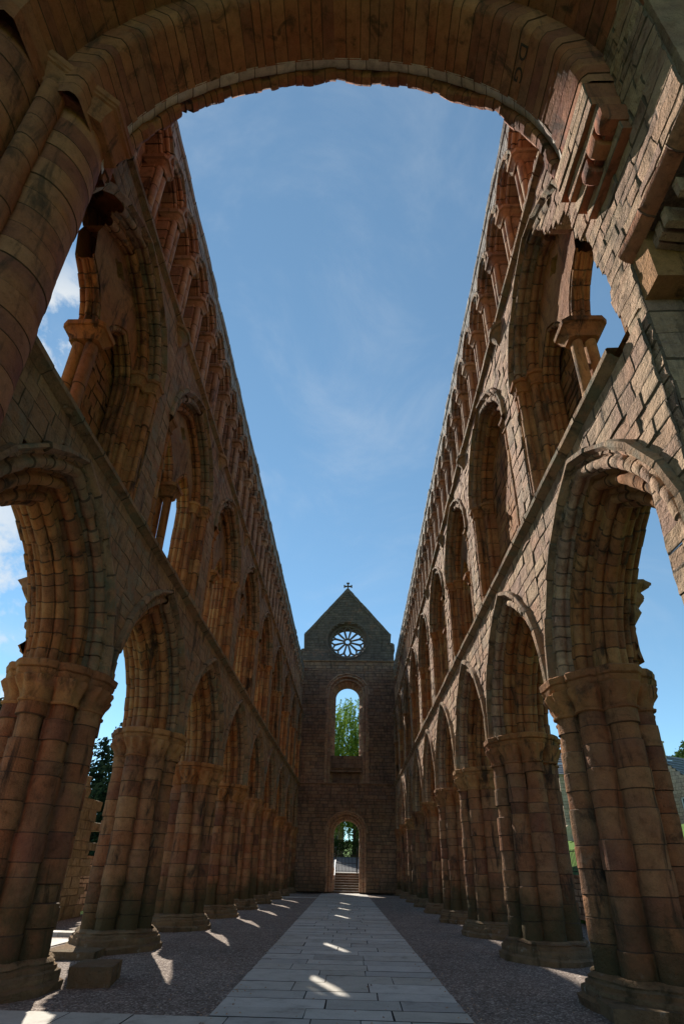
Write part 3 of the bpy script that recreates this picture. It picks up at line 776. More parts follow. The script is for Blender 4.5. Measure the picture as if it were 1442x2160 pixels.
# doorway and window orders
def wopening(name, A, x0, zb, orders, mat, hood_n):
    mb = MB(); m2 = lambda s, z, d: wmp(s + x0, z, d)
    arch_orders(mb, A, [(o,) for o in orders], m2, rng, stone=.3, jit=.012)
    for o in orders:
        for h in (1, -1):
            def jv(nd, t, h=h): return m2(h * (A.a + nd[:, 0]), np.full(len(nd), float(t)), nd[:, 1])
            msweep(mb, o, jv, split(zb, A.z0, .28, .45, rng), rng, jit=.014, chip=.03)
    o = mb.build(name, mat, wf, amp=.012)
    hb = MB(); n = hood_n; arch_orders(hb, A, [([(n + .12, .02), (n + .12, -.05), (n + .06, -.1), (n, -.05), (n - .03, .02)],)], m2, rng, stone=.5)
    hb.build('hood_mould', mat, o); return o
M_door = stone_mat('doorway_stone', [(.40, .20, .11), (.46, .26, .15), (.34, .185, .12), (.43, .28, .175), (.37, .20, .12)], lichen=.05, dark=.5)
wopening('doorway', DOOR, DX, 0, [roll(.42, .0, .085, .64, .3), roll(.20, .27, .08, .46, .55), [(.24, .52), (.05, .52), (0, .60), (0, 1.7)]], M_door, .58)
wopening('window', WIN, WX, 8.25, [roll(.58, 0, .085, .85, .3), roll(.34, .28, .085, .62, .6), [(.38, .56), (.30, .56), (0, 1.0), (-.0, 1.5)]], M_door, .80)
mb = MB(); zs = split(8.25, 10.6, .3, .5, rng)
blockwall(mb, lambda x, z, d: wmp(x, z, (.85 if z < 9.3 else .6) + d), zs, lambda a, b: [(WX - 1.32, WX + 1.32)], rng, relief=.015)
mb.box((WX - 1.35, .5, 9.22), (WX + 1.35, .9, 9.36), .3)
b0 = mb.add([(WX - 1.32, .57, 10.6), (WX + 1.32, .57, 10.6), (WX + 1.32, 1.5, 10.75), (WX - 1.32, 1.5, 10.75)]); mb.face((b0, b0 + 1, b0 + 2, b0 + 3))
mb.build('window_apron', M_west, wf, amp=.01)
for z0, z1 in ((8.05, 8.22), (19.08, 19.24)):
    mb = MB(); pr = np.array([(z0, .02), (z0 + .04, -.06), (z0 + .08, -.12), (z1 - .03, -.13), (z1, -.1), (z1 + .02, .2)])
    msweep(mb, pr, lambda nd, t: np.stack([np.full(len(nd), float(t)), nd[:, 1], nd[:, 0]], 1), split(-4.2, 4.2, .6, 1.1, rng), rng, jit=.006)
    mb.build('string_course', M_west, wf, amp=.008)
mb = MB()
holes = [[(x + DX, z) for x, z in DOOR.poly(0)] + [(DX - DOOR.a, .0), (DX + DOOR.a, .0)], [(x + WX, z) for x, z in WIN.poly(0)] + [(WX - WIN.a, 10.7), (WX + WIN.a, 10.7)]]
fill(mb, [(-8, -.2), (8, -.2), (8, 9), (5.4, 10), (5.4, 19.2), (4.1, 19.3), (4.05, 21.), (3.7, 21.95), (-.2, 26.7), (-4.05, 21.95), (-4.3, 20.3), (-4.3, 19.3), (-5.4, 19.2), (-5.4, 10), (-8, 9)], holes + [[(ROSE[0] + 1.7 * math.cos(k * PI / 20), ROSE[1] + 1.7 * math.sin(k * PI / 20)) for k in range(40)]], lambda x, z: (x, 1.6, z))
mb.build('rear_face', M_west, wf)

# ------------------------------------------------------------------ crossing arch
ca = thing('crossing_arch', 'great round arch of dark smooth voussoirs overhead, framing the sky', 'arch', (0, 3.5, 0))
cof = Vector((0, -3.5, 0))
CR = Arch(3.61, 3.61, 11.85); CO = Arch(4.10, 4.10, 11.85)
def cmp_(s, z, d):
    s, z, d = np.broadcast_arrays(np.asarray(s, float), np.asarray(z, float), np.asarray(d, float)); return np.stack([s + .01, d, z], 1)
rng = random.Random(12)
def ring(name, A, pr, stone, mat, jit, chip, amp=.008, sub=1, e=.008, groove=.012, nsc=3.):
    mb = MB()
    for h in (1, -1):
        n = round(A.L / stone); w = [rng.uniform(.75, 1.25) for _ in range(n)]; ts = [A.L * q for q in np.cumsum([0] + [x / sum(w) for x in w])]
        msweep(mb, pr, A.ev(h, cmp_), ts, rng, jit=jit, groove=groove, e=e, chip=chip, sub=sub)
    o = mb.build(name, mat, ca, amp=amp, nsc=nsc); o.location = cof; return o
ring('inner_order', CR, [(.62, 3.16), (.10, 3.16), (.03, 3.20), (0, 3.25), (0, 3.6), (0, 3.95)], .21, M_cross, .007, .0)
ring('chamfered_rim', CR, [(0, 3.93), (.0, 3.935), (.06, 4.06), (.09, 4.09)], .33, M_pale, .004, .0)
ring('ragged_rim', CR, [(.28, 4.06), (.02, 4.09), (.0, 4.12), (.01, 4.22), (.05, 4.26), (.8, 4.28)], .16, M_cross, .006, .05, amp=.08, sub=3, nsc=1.7)
ring('outer_order', CO, [(.75, 2.45), (.08, 2.45), (0, 2.52), (0, 3.18)], .26, M_cross, .012, .02)
# masonry over the arch, both faces
mb = MB(); zs = split(11.9, 20.5, .3, .42, rng)
def civ(A, n, w): 
    def f(z0, z1):
        e = A.edge(n, (z0 + z1) / 2) if (z0 + z1) / 2 < A.apex(n) else 0
        return [(-w, -e), (e, w)] if e else [(-w, w)]
    return f
blockwall(mb, lambda x, z, d: (x + .01, 2.45 + d, z), zs, civ(CO, .45, 6), rng, relief=.02)
blockwall(mb, lambda x, z, d: (x + .01, 4.27 - d, z), zs, civ(CR, .5, 6), rng, relief=.03)
b0 = mb.add([(-6, 2.45, 20.5), (6, 2.45, 20.5), (6, 4.22, 20.5), (-6, 4.22, 20.5)]); mb.face((b0, b0 + 1, b0 + 2, b0 + 3))
o = mb.build('spandrel', M_cross, ca, amp=.015); o.location = cof
# respond on the shaded side: two great half columns with a roll between, and a plain abacus
def drum(mb, x, y, r, z0, z1, a0, a1, k=20, hs=(.3, .45), jit=.008):
    th = [math.radians(a0 + (a1 - a0) * i / k) for i in range(k + 1)]; pl = np.array([(r * math.cos(a), r * math.sin(a)) for a in th])
    def ev(p, z): return np.stack([x + p[:, 0], y + p[:, 1], np.full(len(p), float(z))], 1)
    msweep(mb, pl, ev, split(z0, z1, *hs, rng), rng, jit=jit, groove=.014, e=.009, sub=2, flip=-1)
mb = MB()
drum(mb, -3.98, 3.75, .43, GZ, 12.05, -175, 120, 28)
drum(mb, -4.0, 3.24, .15, GZ, 12.0, -190, 120, 14, (.3, .6))
drum(mb, -4.54, 2.98, .46, GZ, 12.05, -200, 120, 26)
drum(mb, -4.78, 2.46, .14, GZ, 12.0, -200, 120, 14, (.3, .6))
drum(mb, -5.3, 2.25, .5, GZ, 12.1, -200, 120, 26)
o = mb.build('respond', M_cross, ca, amp=.012, nsc=2.); o.location = cof
mb = MB()
pl = [(-3.29, 4.1), (-3.26, 3.52), (-3.84, 3.12), (-4.29, 2.80), (-4.95, 2.3), (-5.6, 1.8), (-6.4, 1.4), (-6.4, 4.1)]
ctr = (-4.9, 3.6); rings = []
for z, s in ((11.98, .885), (12.02, .90), (12.05, .89), (12.2, .905), (12.32, .945), (12.38, .955), (12.40, .985), (12.44, .99), (12.46, .975), (12.48, 1.0), (12.60, 1.005), (12.62, .99)):
    rings.append([(ctr[0] + (x - ctr[0]) * s, ctr[1] + (y - ctr[1]) * s, z) for x, y in pl])
b_ = mb.rows(rings, [.3] * 11, [0] * 11, True); mb.face([b_[-1] + i for i in range(len(pl))]); mb.face([b_[0] + i for i in range(len(pl))])
mb.build('abacus', M_cross, o, amp=.008)
# pier mass behind the respond
mb = MB(); zs = split(0, 12.6, .3, .42, rng)
blockwall(mb, lambda u, z, d: (-4.06 + (-d), u, z), zs, lambda a, b: [(3.3, 4.0)], rng, relief=.012)
blockwall(mb, lambda u, z, d: (u, 4.02 - d, z), zs, lambda a, b: [(-6.2, -4.06)], rng, relief=.012)
mb.box((-6.4, 1.9, 0), (-4.35, 3.9, 12.6)); mb.box((-7, -.5, 0), (-5.2, 2.2, 12.6))
o = mb.build('pier_mass', M_cross, ca, amp=.01); o.location = cof
# broken pier on the sunny side: rubble flush with the nave wall, a return, a string with billets, three bonding stones
rp = MB(); zs = split(0, 9.0, .16, .32, rng)
def rb_edge(z): return 4.26 + max(0, (z - 8.2)) * .06 + max(0, z - 10.4) * .16 + .05 * math.sin(z * 5.1)
blockwall(rp, lambda u, z, d: (Wn + .04 + d, u, z), zs, lambda a, b: [(3.86, 4.62 if b < 8 else rb_edge(b))], rng, lens=(.2, .5), relief=.02, groove=.005, ch=.014, sub=5, tilt=.012)
zz = split(9.0, 14.88, .16, .32, rng)
blockwall(rp, lambda u, z, d: (Wn + .04 + d, u, z), zz, lambda a, b: [(2.5, rb_edge(b) + min(.5, max(0, (b - 12.2) * .5)))], rng, lens=(.2, .5), relief=.02, groove=.005, ch=.014, sub=5, tilt=.012)
for za, zb in zip(zz[:-1], zz[1:]):
    e_ = rb_edge(zb) + min(.5, max(0, (zb - 12.2) * .5)); rp.box((Wn + .06, 3.9, za), (4.85, e_ - .012, zb - .001), rng.random())
for za, zb in zip(zs[:-1], zs[1:]):
    if zb > 8: rp.box((Wn + .06, 3.9, za), (4.85, rb_edge(zb) - .012, zb - .001), rng.random())
o = rp.build('rubble_face', M_pink, ca, amp=.026, nsc=6., seed=4); o.location = cof
rp = MB(); zs = split(0, 9.1, .3, .45, rng)
blockwall(rp, lambda u, z, d: (u, 3.86 + d, z), zs, lambda a, b: [(Wn + .05, 4.52)], rng, lens=(.25, .5), relief=.02, sub=2)
blockwall(rp, lambda u, z, d: (4.52 + d, u, z), zs, lambda a, b: [(3.05, 3.86)], rng, lens=(.3, .6), relief=.03, sub=2)
blockwall(rp, lambda u, z, d: (u, 3.05 + d, z), zs, lambda a, b: [(4.52, 5.0)], rng, lens=(.25, .5), relief=.02)
blockwall(rp, lambda u, z, d: (5.0 + d, u, z), zs, lambda a, b: [(1.0, 3.05)], rng, lens=(.3, .6), relief=.03)
rp.box((4.56, 3.9, 0), (6.3, 4.3, 14.3)); rp.box((5.05, 1.0, 0), (6.3, 3.9, 14.3)); rp.box((4.1, 2.46, 9.1), (6.3, 4.3, 14.3))
o = rp.build('pier_mass', M_pink, ca, amp=.02, nsc=3.); o.location = cof
rp = MB(); z0, z1 = 8.92, 9.12
pr = np.array([(z0, .05), (z0 + .03, -.04), (z0 + .1, -.1), (z1 - .03, -.12), (z1, -.08), (z1 + .02, .2)])
msweep(rp, pr, lambda nd, t: np.stack([Wn + .02 + nd[:, 1], np.full(len(nd), float(t)), nd[:, 0]], 1), split(2.2, 3.86, .4, .6, rng), rng, jit=.006)
o = rp.build('string_course', M_cross, ca, amp=.008); o.location = cof
for k in range(13):
    if k in (4, 9): continue
    mb = MB(); y = 3.72 - k * .135 + rng.uniform(-.015, .015); q = rng.uniform(0, .1)
    mb.box((4.08 + q, y - .05, 8.6 + q * .6), (4.5, y + .03, 8.87), rng.random())
    mb.v = [(x, yy, z + (.06 if x < 4.2 else 0)) for x, yy, z in mb.v]
    o = mb.build('billet', M_pink, ca, amp=.03, nsc=7., seed=k); o.location = cof
for k, (x, y, z) in enumerate(((3.93, 3.24, 10.95), (3.93, 3.48, 10.92), (3.95, 3.72, 10.86))):
    mb = MB(); rings = []
    for q, (dx, w, h) in enumerate(((.3, .095, .19), (-.16, .095, .19), (-.22, .09, .15), (-.24, .085, .10))):
        rings.append([(x + dx, y + a * w, z + b * h) for a, b in ((-1, -.8), (-.8, -1), (.8, -1), (1, -.8), (1, .8), (.8, 1), (-.8, 1), (-1, .8))])
    b_ = mb.rows(rings, [.3 + .2 * k] * 3, [0] * 3, True); mb.face([b_[-1] + i for i in range(8)], .3 + .2 * k)
    o = mb.build('bonding_stone', M_cross, ca, amp=.02, nsc=4., seed=k); o.location = cof
# smooth jamb under the springing
mb = MB(); zs = split(10.3, 11.87, .18, .26, rng); jc = MB()
for q, (za, zb) in enumerate(zip(zs[:-1], zs[1:])):
    x0 = 3.62 + .44 * max(0., (11.25 - za) / .95) ** 1.3 + rng.uniform(-.02, .02); y1 = 4.24 - rng.uniform(0, .12)
    blockwall(mb, lambda u, z, d: (x0 + d, u, z), [za, zb], lambda a, b: [(3.18, y1)], rng, lens=(.4, .9), relief=.012, sub=3, groove=.006)
    jc.box((x0 + .006, 3.185, za), (4.12, y1 - .005, zb - .002), rng.random())
o = jc.build('jamb_core', M_cross, ca, amp=.01, nsc=4.); o.location = cof  # darker stone than the jamb face, so the front's shade is coloured in
o = mb.build('jamb', M_pink, ca, amp=.014, nsc=4.); o.location = cof
# carved capital left hanging where the upper string meets the arch
mb = MB(); rings = []
for z, a in ((13.62, .08), (13.78, .12), (13.95, .2), (14.05, .26), (14.08, .24), (14.1, .3), (14.22, .31), (14.25, .29)):
    rings.append([(3.95 + a * math.cos(2 * PI * k / 8 + PI / 8), 4.45 + a * math.sin(2 * PI * k / 8 + PI / 8), z) for k in range(8)])
b_ = mb.rows(rings, [.4] * 7, [0] * 7, True); mb.face([b_[-1] + i for i in range(8)]); mb.face([b_[0] + i for i in range(8)])
o = mb.build('broken_capital', M_hood, ca, amp=.02, nsc=5.); o.location = cof
# initials cut in the soffit
for ch, th, y in (('D', 31.5, 3.42), ('G', 31.5, 3.66)):
    cu = bpy.data.curves.new('carved_letter', 'FONT'); cu.body = ch; cu.size = .26; cu.extrude = .003; cu.align_x = 'CENTER'; cu.align_y = 'CENTER'
    tmp = bpy.data.objects.new('tmp', cu); col.objects.link(tmp); bpy.context.view_layer.update(); me = bpy.data.meshes.new_from_object(tmp.evaluated_get(bpy.context.evaluated_depsgraph_get())); bpy.data.objects.remove(tmp); me.materials.clear(); me.materials.append(M_carv); t = bpy.data.objects.new('carved_letter', me); col.objects.link(t); t.parent = ca
    a = math.radians(th); n = Vector((-math.cos(a), 0, -math.sin(a))); r = 3.61 - .006
    tx = Vector((0, 1, 0)); ty = n.cross(tx)
    mw = Matrix((tx, ty, n)).transposed().to_4x4(); mw.translation = Vector((.01 + r * math.cos(a), y, 11.85 + r * math.sin(a))) + cof
    t.matrix_local = mw
# tower ceiling over the crossing, seen from below only as shade
mb = MB(); mb.box((-6, -7, 17.6), (6, 2.5, 18.0)); mb.box((-6.6, -7, 12.6), (-6, 2.5, 18)); mb.box((6, -7, 12.6), (6.6, 2.5, 18))
o = mb.build('tower_vault', M_cross, ca); o.location = cof

# ------------------------------------------------------------------ ground, paths
def hgt(x, y):
    def ss(a, b, v): t = min(1, max(0, (v - a) / (b - a))); return t * t * (3 - 2 * t)
    z = GZ
    z = max(z, GZ + (1.36 - GZ) * ss(42.6, 44.2, y) + 1.75 * ss(45.5, 62, y))
    z += ss(70, 150, y) * 6
    if x > 9.4: z = max(z, 1.45 * ss(9.5, 9.9, x) + 2.7 * ss(9.9, 18, x) + 42 * ss(45, 140, x))
    if x < -9.6: z = max(z, .9 * ss(-10.6, -12, x) + 12 * ss(-40, -160, x))
    return z
xs = sorted(set([-600, -400, -260, -200, -160, -120, -90, -70, -50, -40, -30, -25, -20, -16, -13, -11, -10.4, -10, -9.7, -9.6, -5, 0, 5, 9.4, 9.5, 9.7, 9.9, 10.5, 12, 14, 17, 20, 24, 28, 32, 38, 45, 55, 70, 85, 100, 120, 140, 170, 220, 300, 420, 600]))
ys = sorted(set([-300, -120, -60, -30, -10, 0, 10, 20, 30, 38, 41, 42, 42.6, 42.9, 43.2, 43.5, 43.8, 44.2, 45, 47, 50, 55, 60, 70, 80, 95, 110, 125, 140, 180, 260, 400, 700]))
mb = MB(); mb.rows([[(x, y, hgt(x, y) - .02) for x in xs] for y in ys], [.5] * (len(ys) - 1), [0] * (len(ys) - 1))
tag(mb.build('grass_ground', M_grass), kind='structure')
mb = MB(); mb.rows([[(x, y, GZ - .006 + .012 * float(vnoise(np.array([[x * .7, y * .7, 0]]))[0])) for x in np.linspace(-9.5, 9.3, 48)] for y in np.linspace(-8, 42.2, 120)], [.5] * 119, [0] * 119)
tag(mb.build('gravel_floor', M_gravel), kind='structure')
rng = random.Random(21); mb = MB()
def pe(y): t = (y - 7.0) / 34; return (-1.24 - .62 * t, 2.0 - .35 * t)
y = 7.0
while y < 41.6:
    h = rng.uniform(.42, .66); L, R_ = pe(y); xs_ = split(L, R_, .55, 1.5, rng)
    for a, b_ in zip(xs_[:-1], xs_[1:]):
        st = rng.random(); z = GZ + .018 + rng.uniform(-.003, .003)
        g = .007
        j4 = [rng.uniform(-.006, .008) for _ in range(8)]
        v = mb.add([(a + g + j4[0], y + g + j4[1], z), (b_ - g - j4[2], y + g + j4[3], z), (b_ - g - j4[4], y + h - g - j4[5], z), (a + g + j4[6], y + h - g - j4[7], z), (a, y, GZ - .01), (b_, y, GZ - .01), (b_, y + h, GZ - .01), (a, y + h, GZ - .01)])
        mb.face((v, v + 1, v + 2, v + 3), st)
        for k in range(4): mb.face((v + 4 + k, v + 4 + (k + 1) % 4, v + (k + 1) % 4, v + k), st, 1)
    y += h
y = 6.98
while y > -6:
    h = rng.uniform(.5, .62); xs_ = split(-9.0 if y > 5.2 else -1.24, 2.1, .6, 1.3, rng)
    for a, b_ in zip(xs_[:-1], xs_[1:]):
        st = rng.random(); z = GZ + .018 + rng.uniform(-.003, .003); g = .007
        v = mb.add([(a + g, y - h + g, z), (b_ - g, y - h + g, z), (b_ - g, y - g, z), (a + g, y - g, z), (a, y - h, GZ - .01), (b_, y - h, GZ - .01), (b_, y, GZ - .01), (a, y, GZ - .01)])
        mb.face((v, v + 1, v + 2, v + 3), st)
        for k in range(4): mb.face((v + 4 + k, v + 4 + (k + 1) % 4, v + (k + 1) % 4, v + k), st, 1)
    y -= h
tag(mb.build('paved_path', M_slab, smooth=0), kind='structure')
mb = MB()
for (x0, y0, x1, y1, z) in ((-8.6, 12.0, -6.1, 13.2, .02), (-8.8, 13.7, -6.0, 14.1, .09), (-8.9, 34.2, -1.75, 34.9, .02)):
    n = max(1, int((x1 - x0) / .9))
    for k in range(n):
        a = x0 + (x1 - x0) * k / n; b_ = x0 + (x1 - x0) * (k + 1) / n - .012
        mb.box((a, y0, GZ - .02), (b_, y1, GZ + z), rng.random())
tag(mb.build('side_path', M_slab, smooth=0), kind='structure')
mb = MB(); mb.rows([[(x, y, hgt(0, y) + .004) for x in (-60, -20, -2, 2, 20, 60)] for y in (46.2, 47.5, 49, 51, 53, 55, 57, 58.6)], [.5] * 7, [0] * 7)
tag(mb.build('road', M_road), kind='structure')
mb = MB(); mb.rows([[(x, y, hgt(0, y) + .008) for x in (-3, 0, 3)] for y in (44.1, 45, 46.2)], [.5] * 2, [0] * 2)
tag(mb.build('pavement', M_slab), kind='structure')

# stray pebbles off the gravel
mb = MB(); r = random.Random(8)
for k in range(520):
    y = 6.6 + 26 * r.random() ** 2.2; L_, R__ = pe(y); e = r.choice((L_, R__)); x = e + r.gauss(0, .16) if r.random() < .6 else r.uniform(-3.4, 4.2); q = r.uniform(.006, .02)
    z = GZ + (.02 if L_ < x < R__ else .004); a_ = r.uniform(0, 6.28); ca_, sa_ = math.cos(a_) * q, math.sin(a_) * q
    b_ = mb.add([(x + ca_, y + sa_, z), (x - sa_, y + ca_, z), (x - ca_ * .8, y - sa_ * .8, z), (x + sa_, y - ca_, z), (x + ca_ * .3, y + sa_ * .3, z + q * r.uniform(.6, 1.1))]); st = r.random()
    for i in range(4): mb.face((b_ + i, b_ + (i + 1) % 4, b_ + 4), st)
tag(mb.build('loose_pebbles', M_pink, smooth=0), kind='stuff')

# loose stones at the foot of the first shaded pier
mb = MB(); mb.box((-.3, -.38, 0), (.3, .38, .26)); o = mb.build('stone_block', M_base, amp=.05, nsc=3., seed=2, smooth=30); o.location = (-3.5, 8.75, GZ); o.rotation_euler = (0, 0, .25)
tag(o, 'low worn stone block with a sunlit top beside the nearest shaded pier', 'stone')
mb = MB(); mb.box((-.5, -.6, 0), (.5, .6, .14)); o = mb.build('stone_slab', M_base, amp=.04, nsc=3., seed=4, smooth=30); o.location = (-5.0, 11.1, GZ); o.rotation_euler = (0, 0, .1)
tag(o, 'flat lichened slab on gravel beside the second shaded pier', 'stone')
mb = MB(); mb.box((-.4, -.5, 0), (.4, .5, .17)); o = mb.build('stone_block', M_base, amp=.05, nsc=3., seed=6, smooth=30); o.location = (4.2, 7.6, GZ); o.rotation_euler = (0, 0, -.15)
tag(o, 'long low kerb stone in front of the nearest pier on the sunlit side', 'stone')

# steps up to the gate
st_ = thing('stone_steps', 'flight of eight stone steps climbing beyond the doorway', 'steps', (.1, 41.9, 0))
for k in range(8):
    mb = MB(); z0 = GZ + k * .187; mb.box((-1.06, k * .27 + .03, GZ), (1.0, 2.4, z0 + .135), .3 + .05 * k)
    mb.v = [(x, y + rng.uniform(-.006, .006), z + rng.uniform(-.005, .005)) for x, y, z in mb.v]
    p = mb.build('step', M_west, st_, smooth=20); mb = MB(); mb.box((-1.06, k * .27, z0 + .137), (1.0, 2.4, z0 + .187), .5); mb.build('tread', M_slab, p, smooth=20)  # pale tread edges put the sunlight on the steps into the colour
for sx in (-1, 1):
    mb = MB(); zs = [0, .3, .6, .9, 1.2, 1.5, 1.75]
    for a, b_ in zip(zs[:-1], zs[1:]):
        y0 = 0
        while y0 < 2.5:
            w = rng.uniform(.3, .55); top = .5 + .55 * (y0 + .1)
            if b_ < top + .35: mb.box((sx * 1.03 + rng.uniform(-.04, .02) - (.0 if sx > 0 else .35), y0, a), (sx * 1.03 + .35 - (.0 if sx > 0 else .35) + rng.uniform(-.02, .04), y0 + w - .01, b_ - .01), rng.random())
            y0 += w
    mb.build('flank_wall', M_pink, st_, amp=.02, nsc=4.)
hr = thing('handrail', 'pale steel handrail beside the steps in the doorway', 'handrail', (-.9, 42.1, .2))
mb = MB(); mb.path([(0, 0, 0), (0, 0, .95), (0, 1.9, 2.15), (0, 2.0, 1.2)], .025, 8); mb.build('rail', M_steel, hr)
mb = MB(); mb.path([(0, 1, .6), (0, 1, 1.55)], .02, 8); mb.build('post', M_steel, hr)
gt = thing('iron_gate', 'black iron bar gate between two posts at the head of the steps', 'gate', (0, 44.7, 1.36))
mb = MB()
for k in range(15): mb.tube((-.84 + k * .12, 0, .06), (-.84 + k * .12, 0, 1.42), .02, n=5)
for z in (.12, .75, 1.36): mb.box((-.88, -.012, z - .02), (.88, .012, z + .02))
mb.build('gate_leaf', M_iron, gt)
for sx in (-.93, .93):
    mb = MB(); mb.box((sx - .05, -.05, 0), (sx + .05, .05, 1.75)); mb.tube((sx, 0, 1.75), (sx, 0, 2.15), .05, .008, 8)
    mb.build('gate_post', M_iron, gt)
for sx in (-1, 1):
    rl = thing('railing', 'black iron railing running left from the gate' if sx < 0 else 'black iron railing running right from the gate', 'railing', (sx * 1.0, 44.7, 1.36))
    mb = MB()
    for k in range(14): mb.tube((sx * (.1 + k * .1), 0, .05), (sx * (.1 + k * .1), 0, 1.25), .010, n=5)
    mb.build('bar_panel', M_iron, rl)
    for z in (.12, 1.15):
        mb = MB(); mb.box((min(0, sx * 1.5), -.012, z - .018), (max(0, sx * 1.5), .012, z + .018)); mb.build('rail', M_iron, rl)

# aisle walls
aw = thing('ruined_wall', 'tall ragged stub of outer aisle wall seen behind the first shaded piers', 'ruin', (-9.2, 15, 0))
mb = MB(); zs = split(GZ, 4.5, .24, .42, rng)
def ruin_top(z): return 3.55 - max(0, z - 3.6) * 1.3 + .28 * math.sin(z * 9) - .25 * (z < .9) * 0
rends = {}
def ruin_iv(a, b):
    k = round(a, 4)
    if k not in rends: rends[k] = ruin_top(b) + rng.uniform(-.16, .16)
    return [(-2.2, rends[k])]
blockwall(mb, lambda u, z, d: (.2 - d, u, z), zs, ruin_iv, rng, lens=(.3, .8), relief=.03, groove=.006, ch=.014, sub=4, tilt=.02)
blockwall(mb, lambda u, z, d: (-.55 + d, u, z), zs, ruin_iv, rng, lens=(.25, .55), relief=.05, ch=.02, tilt=.02)
for a, b_ in zip(zs[:-1], zs[1:]):
    e = ruin_iv(a, b_)[0][1]; mb.box((-.5, e - .5, a), (.16, e - .01, b_), rng.random()); mb.box((-.5, -2.2, a + (b_ - a) * .3), (.15, e - .45, b_ - .005), .4)
mb.build('wall_face', M_ruin, aw, amp=.045, nsc=4.)
def low_wall(name, label, x, y0, y1, h, mat, cop):
    t = thing(name, label, 'wall', (x, (y0 + y1) / 2, 0)); L = (y1 - y0) / 2; mb = MB(); zs = split(0, h, .16, .28, rng)
    for s, xx in ((1, -.2), (-1, .2)):
        blockwall(mb, lambda u, z, d: (xx + s * d, u, z), zs, lambda a, b: [(-L, L)], rng, lens=(.25, .6), relief=.04, ch=.02, tilt=.015)
    mb.build('wall_face', mat, t, amp=.015)
    mb = MB(); us = split(-L, L, .5, .9, rng)
    for a, b_ in zip(us[:-1], us[1:]): mb.box((-.26, a, h), (.26, b_ - .012, h + .1), rng.random())
    mb.build('coping', cop, t, amp=.02, smooth=25); return t
low_wall('low_wall', 'low stone wall with sunlit coping behind the shaded piers, in front of the conifers', -9.4, 18.0, 41, 1.75, M_house, M_pink)
low_wall('low_wall', 'low dark rubble wall carrying the iron railing beside the grass bank', 9.3, 4, 41, 1.45, M_house, M_pink)
rl = thing('railing', 'black iron railing on the low wall in front of the grass bank', 'railing', (9.3, 22, 1.55))
mb = MB()
for k in range(170): mb.tube((0, -12 + k * .13, 0), (0, -12 + k * .13, .95), .012, n=4)
mb.build('bar_panel', M_iron, rl)
for z in (.12, .88):
    mb = MB(); mb.box((-.012, -12, z - .015), (.012, 10.1, z + .015)); mb.build('rail', M_iron, rl)

# ------------------------------------------------------------------ houses
def house(name, label, loc, rz, w, dp, hw, hr, wins, chim, mat=M_house, group=None):
    t = thing(name, label, 'house', loc, group); t.rotation_euler = (0, 0, rz); r = random.Random(hash(label) % 1000 if 0 else len(label))
    mb = MB(); zs = split(-1.5, hw, .25, .38, r)
    for (mpf, L) in ((lambda u, z, d: (u, d, z), w), (lambda u, z, d: (u, dp - d, z), w)):
        blockwall(mb, mpf, zs, lambda a, b: [(0, L)], r, lens=(.3, .8), relief=.015)
    zg = split(-1.5, hr - .1, .25, .38, r)
    for x0, s in ((0, 1), (w, -1)):
        def giv_(a, b):
            q = (a + b) / 2
            if q < hw: return [(0, dp)]
            e = dp / 2 * (1 - (q - hw) / (hr - hw)); return [(dp / 2 - e, dp / 2 + e)]
        blockwall(mb, lambda u, z, d: (x0 + s * d, u, z), zg, giv_, r, lens=(.3, .8), relief=.015)
    mb.build('wall', mat, t)
    mb = MB()
    for s in (0, 1):
        ye = -.25 if s == 0 else dp + .25; k0 = (hr - hw) / (dp / 2) * .25
        for q in range(12):
            f0, f1 = q / 12, (q + 1) / 12
            P = [(x, ye + (dp / 2 - ye) * f0, hw - k0 + (hr - hw + k0) * f0 + .08) for x in np.linspace(-.1, w + .1, 8)]; Q = [(x, ye + (dp / 2 - ye) * f1, hw - k0 + (hr - hw + k0) * f1 + .04) for x in np.linspace(-.1, w + .1, 8)]
            mb.rows([P, Q], [r.random()], [0])
    rf = mb.build('roof', M_slate, t, smooth=0)
    for (x, y) in chim:
        mb = MB(); mb.box((x - .6, y - .45, hr - 1.2), (x + .6, y + .45, hr + 1.1)); mb.box((x - .68, y - .53, hr + 1.1), (x + .68, y + .53, hr + 1.25))
        for q in (-.3, .3): mb.tube((x + q, y, hr + 1.25), (x + q, y, hr + 1.6), .14, .11, 8)
        mb.build('chimney', mat, rf)
    for (f, u, z, ww, hh) in wins:
        mb = MB(); gb = MB()
        def P(a, b, d): return (a, -d, b) if f == 0 else (-d, a, b)
        def bx(m, a0, b0, a1, b1, d0, d1):
            p, q = P(a0, b0, d0), P(a1, b1, d1); m.box(tuple(np.minimum(p, q)), tuple(np.maximum(p, q)))
        for (a0, b0, a1, b1) in ((u, z, u + .09, z + hh), (u + ww - .09, z, u + ww, z + hh), (u, z, u + ww, z + .1), (u, z + hh - .09, u + ww, z + hh), (u, z + hh / 2 - .04, u + ww, z + hh / 2 + .04), (u + ww / 2 - .025, z, u + ww / 2 + .025, z + hh)): bx(mb, a0, b0, a1, b1, .02, .06)
        wn_ = mb.build('window', M_white, t, smooth=0); bx(gb, u + .05, z + .05, u + ww - .05, z + hh - .05, .017, .03); gb.build('pane', M_glass, wn_, smooth=0)
    return t
h1 = house('stone_house', 'pale stone house with slate roof and black downpipe between the two nearest sunlit piers', (19.4, 45, 4.1), 0.05, 12, 8, 6.1, 9.2, [(0, 5, 2, 1, 1.6), (0, 8, 2, 1, 1.6)], [(10.5, 4)])
mb = MB(); mb.tube((.75, -.08, -1), (.75, -.08, 6.0), .06, n=8); mb.build('downpipe', M_iron, h1)
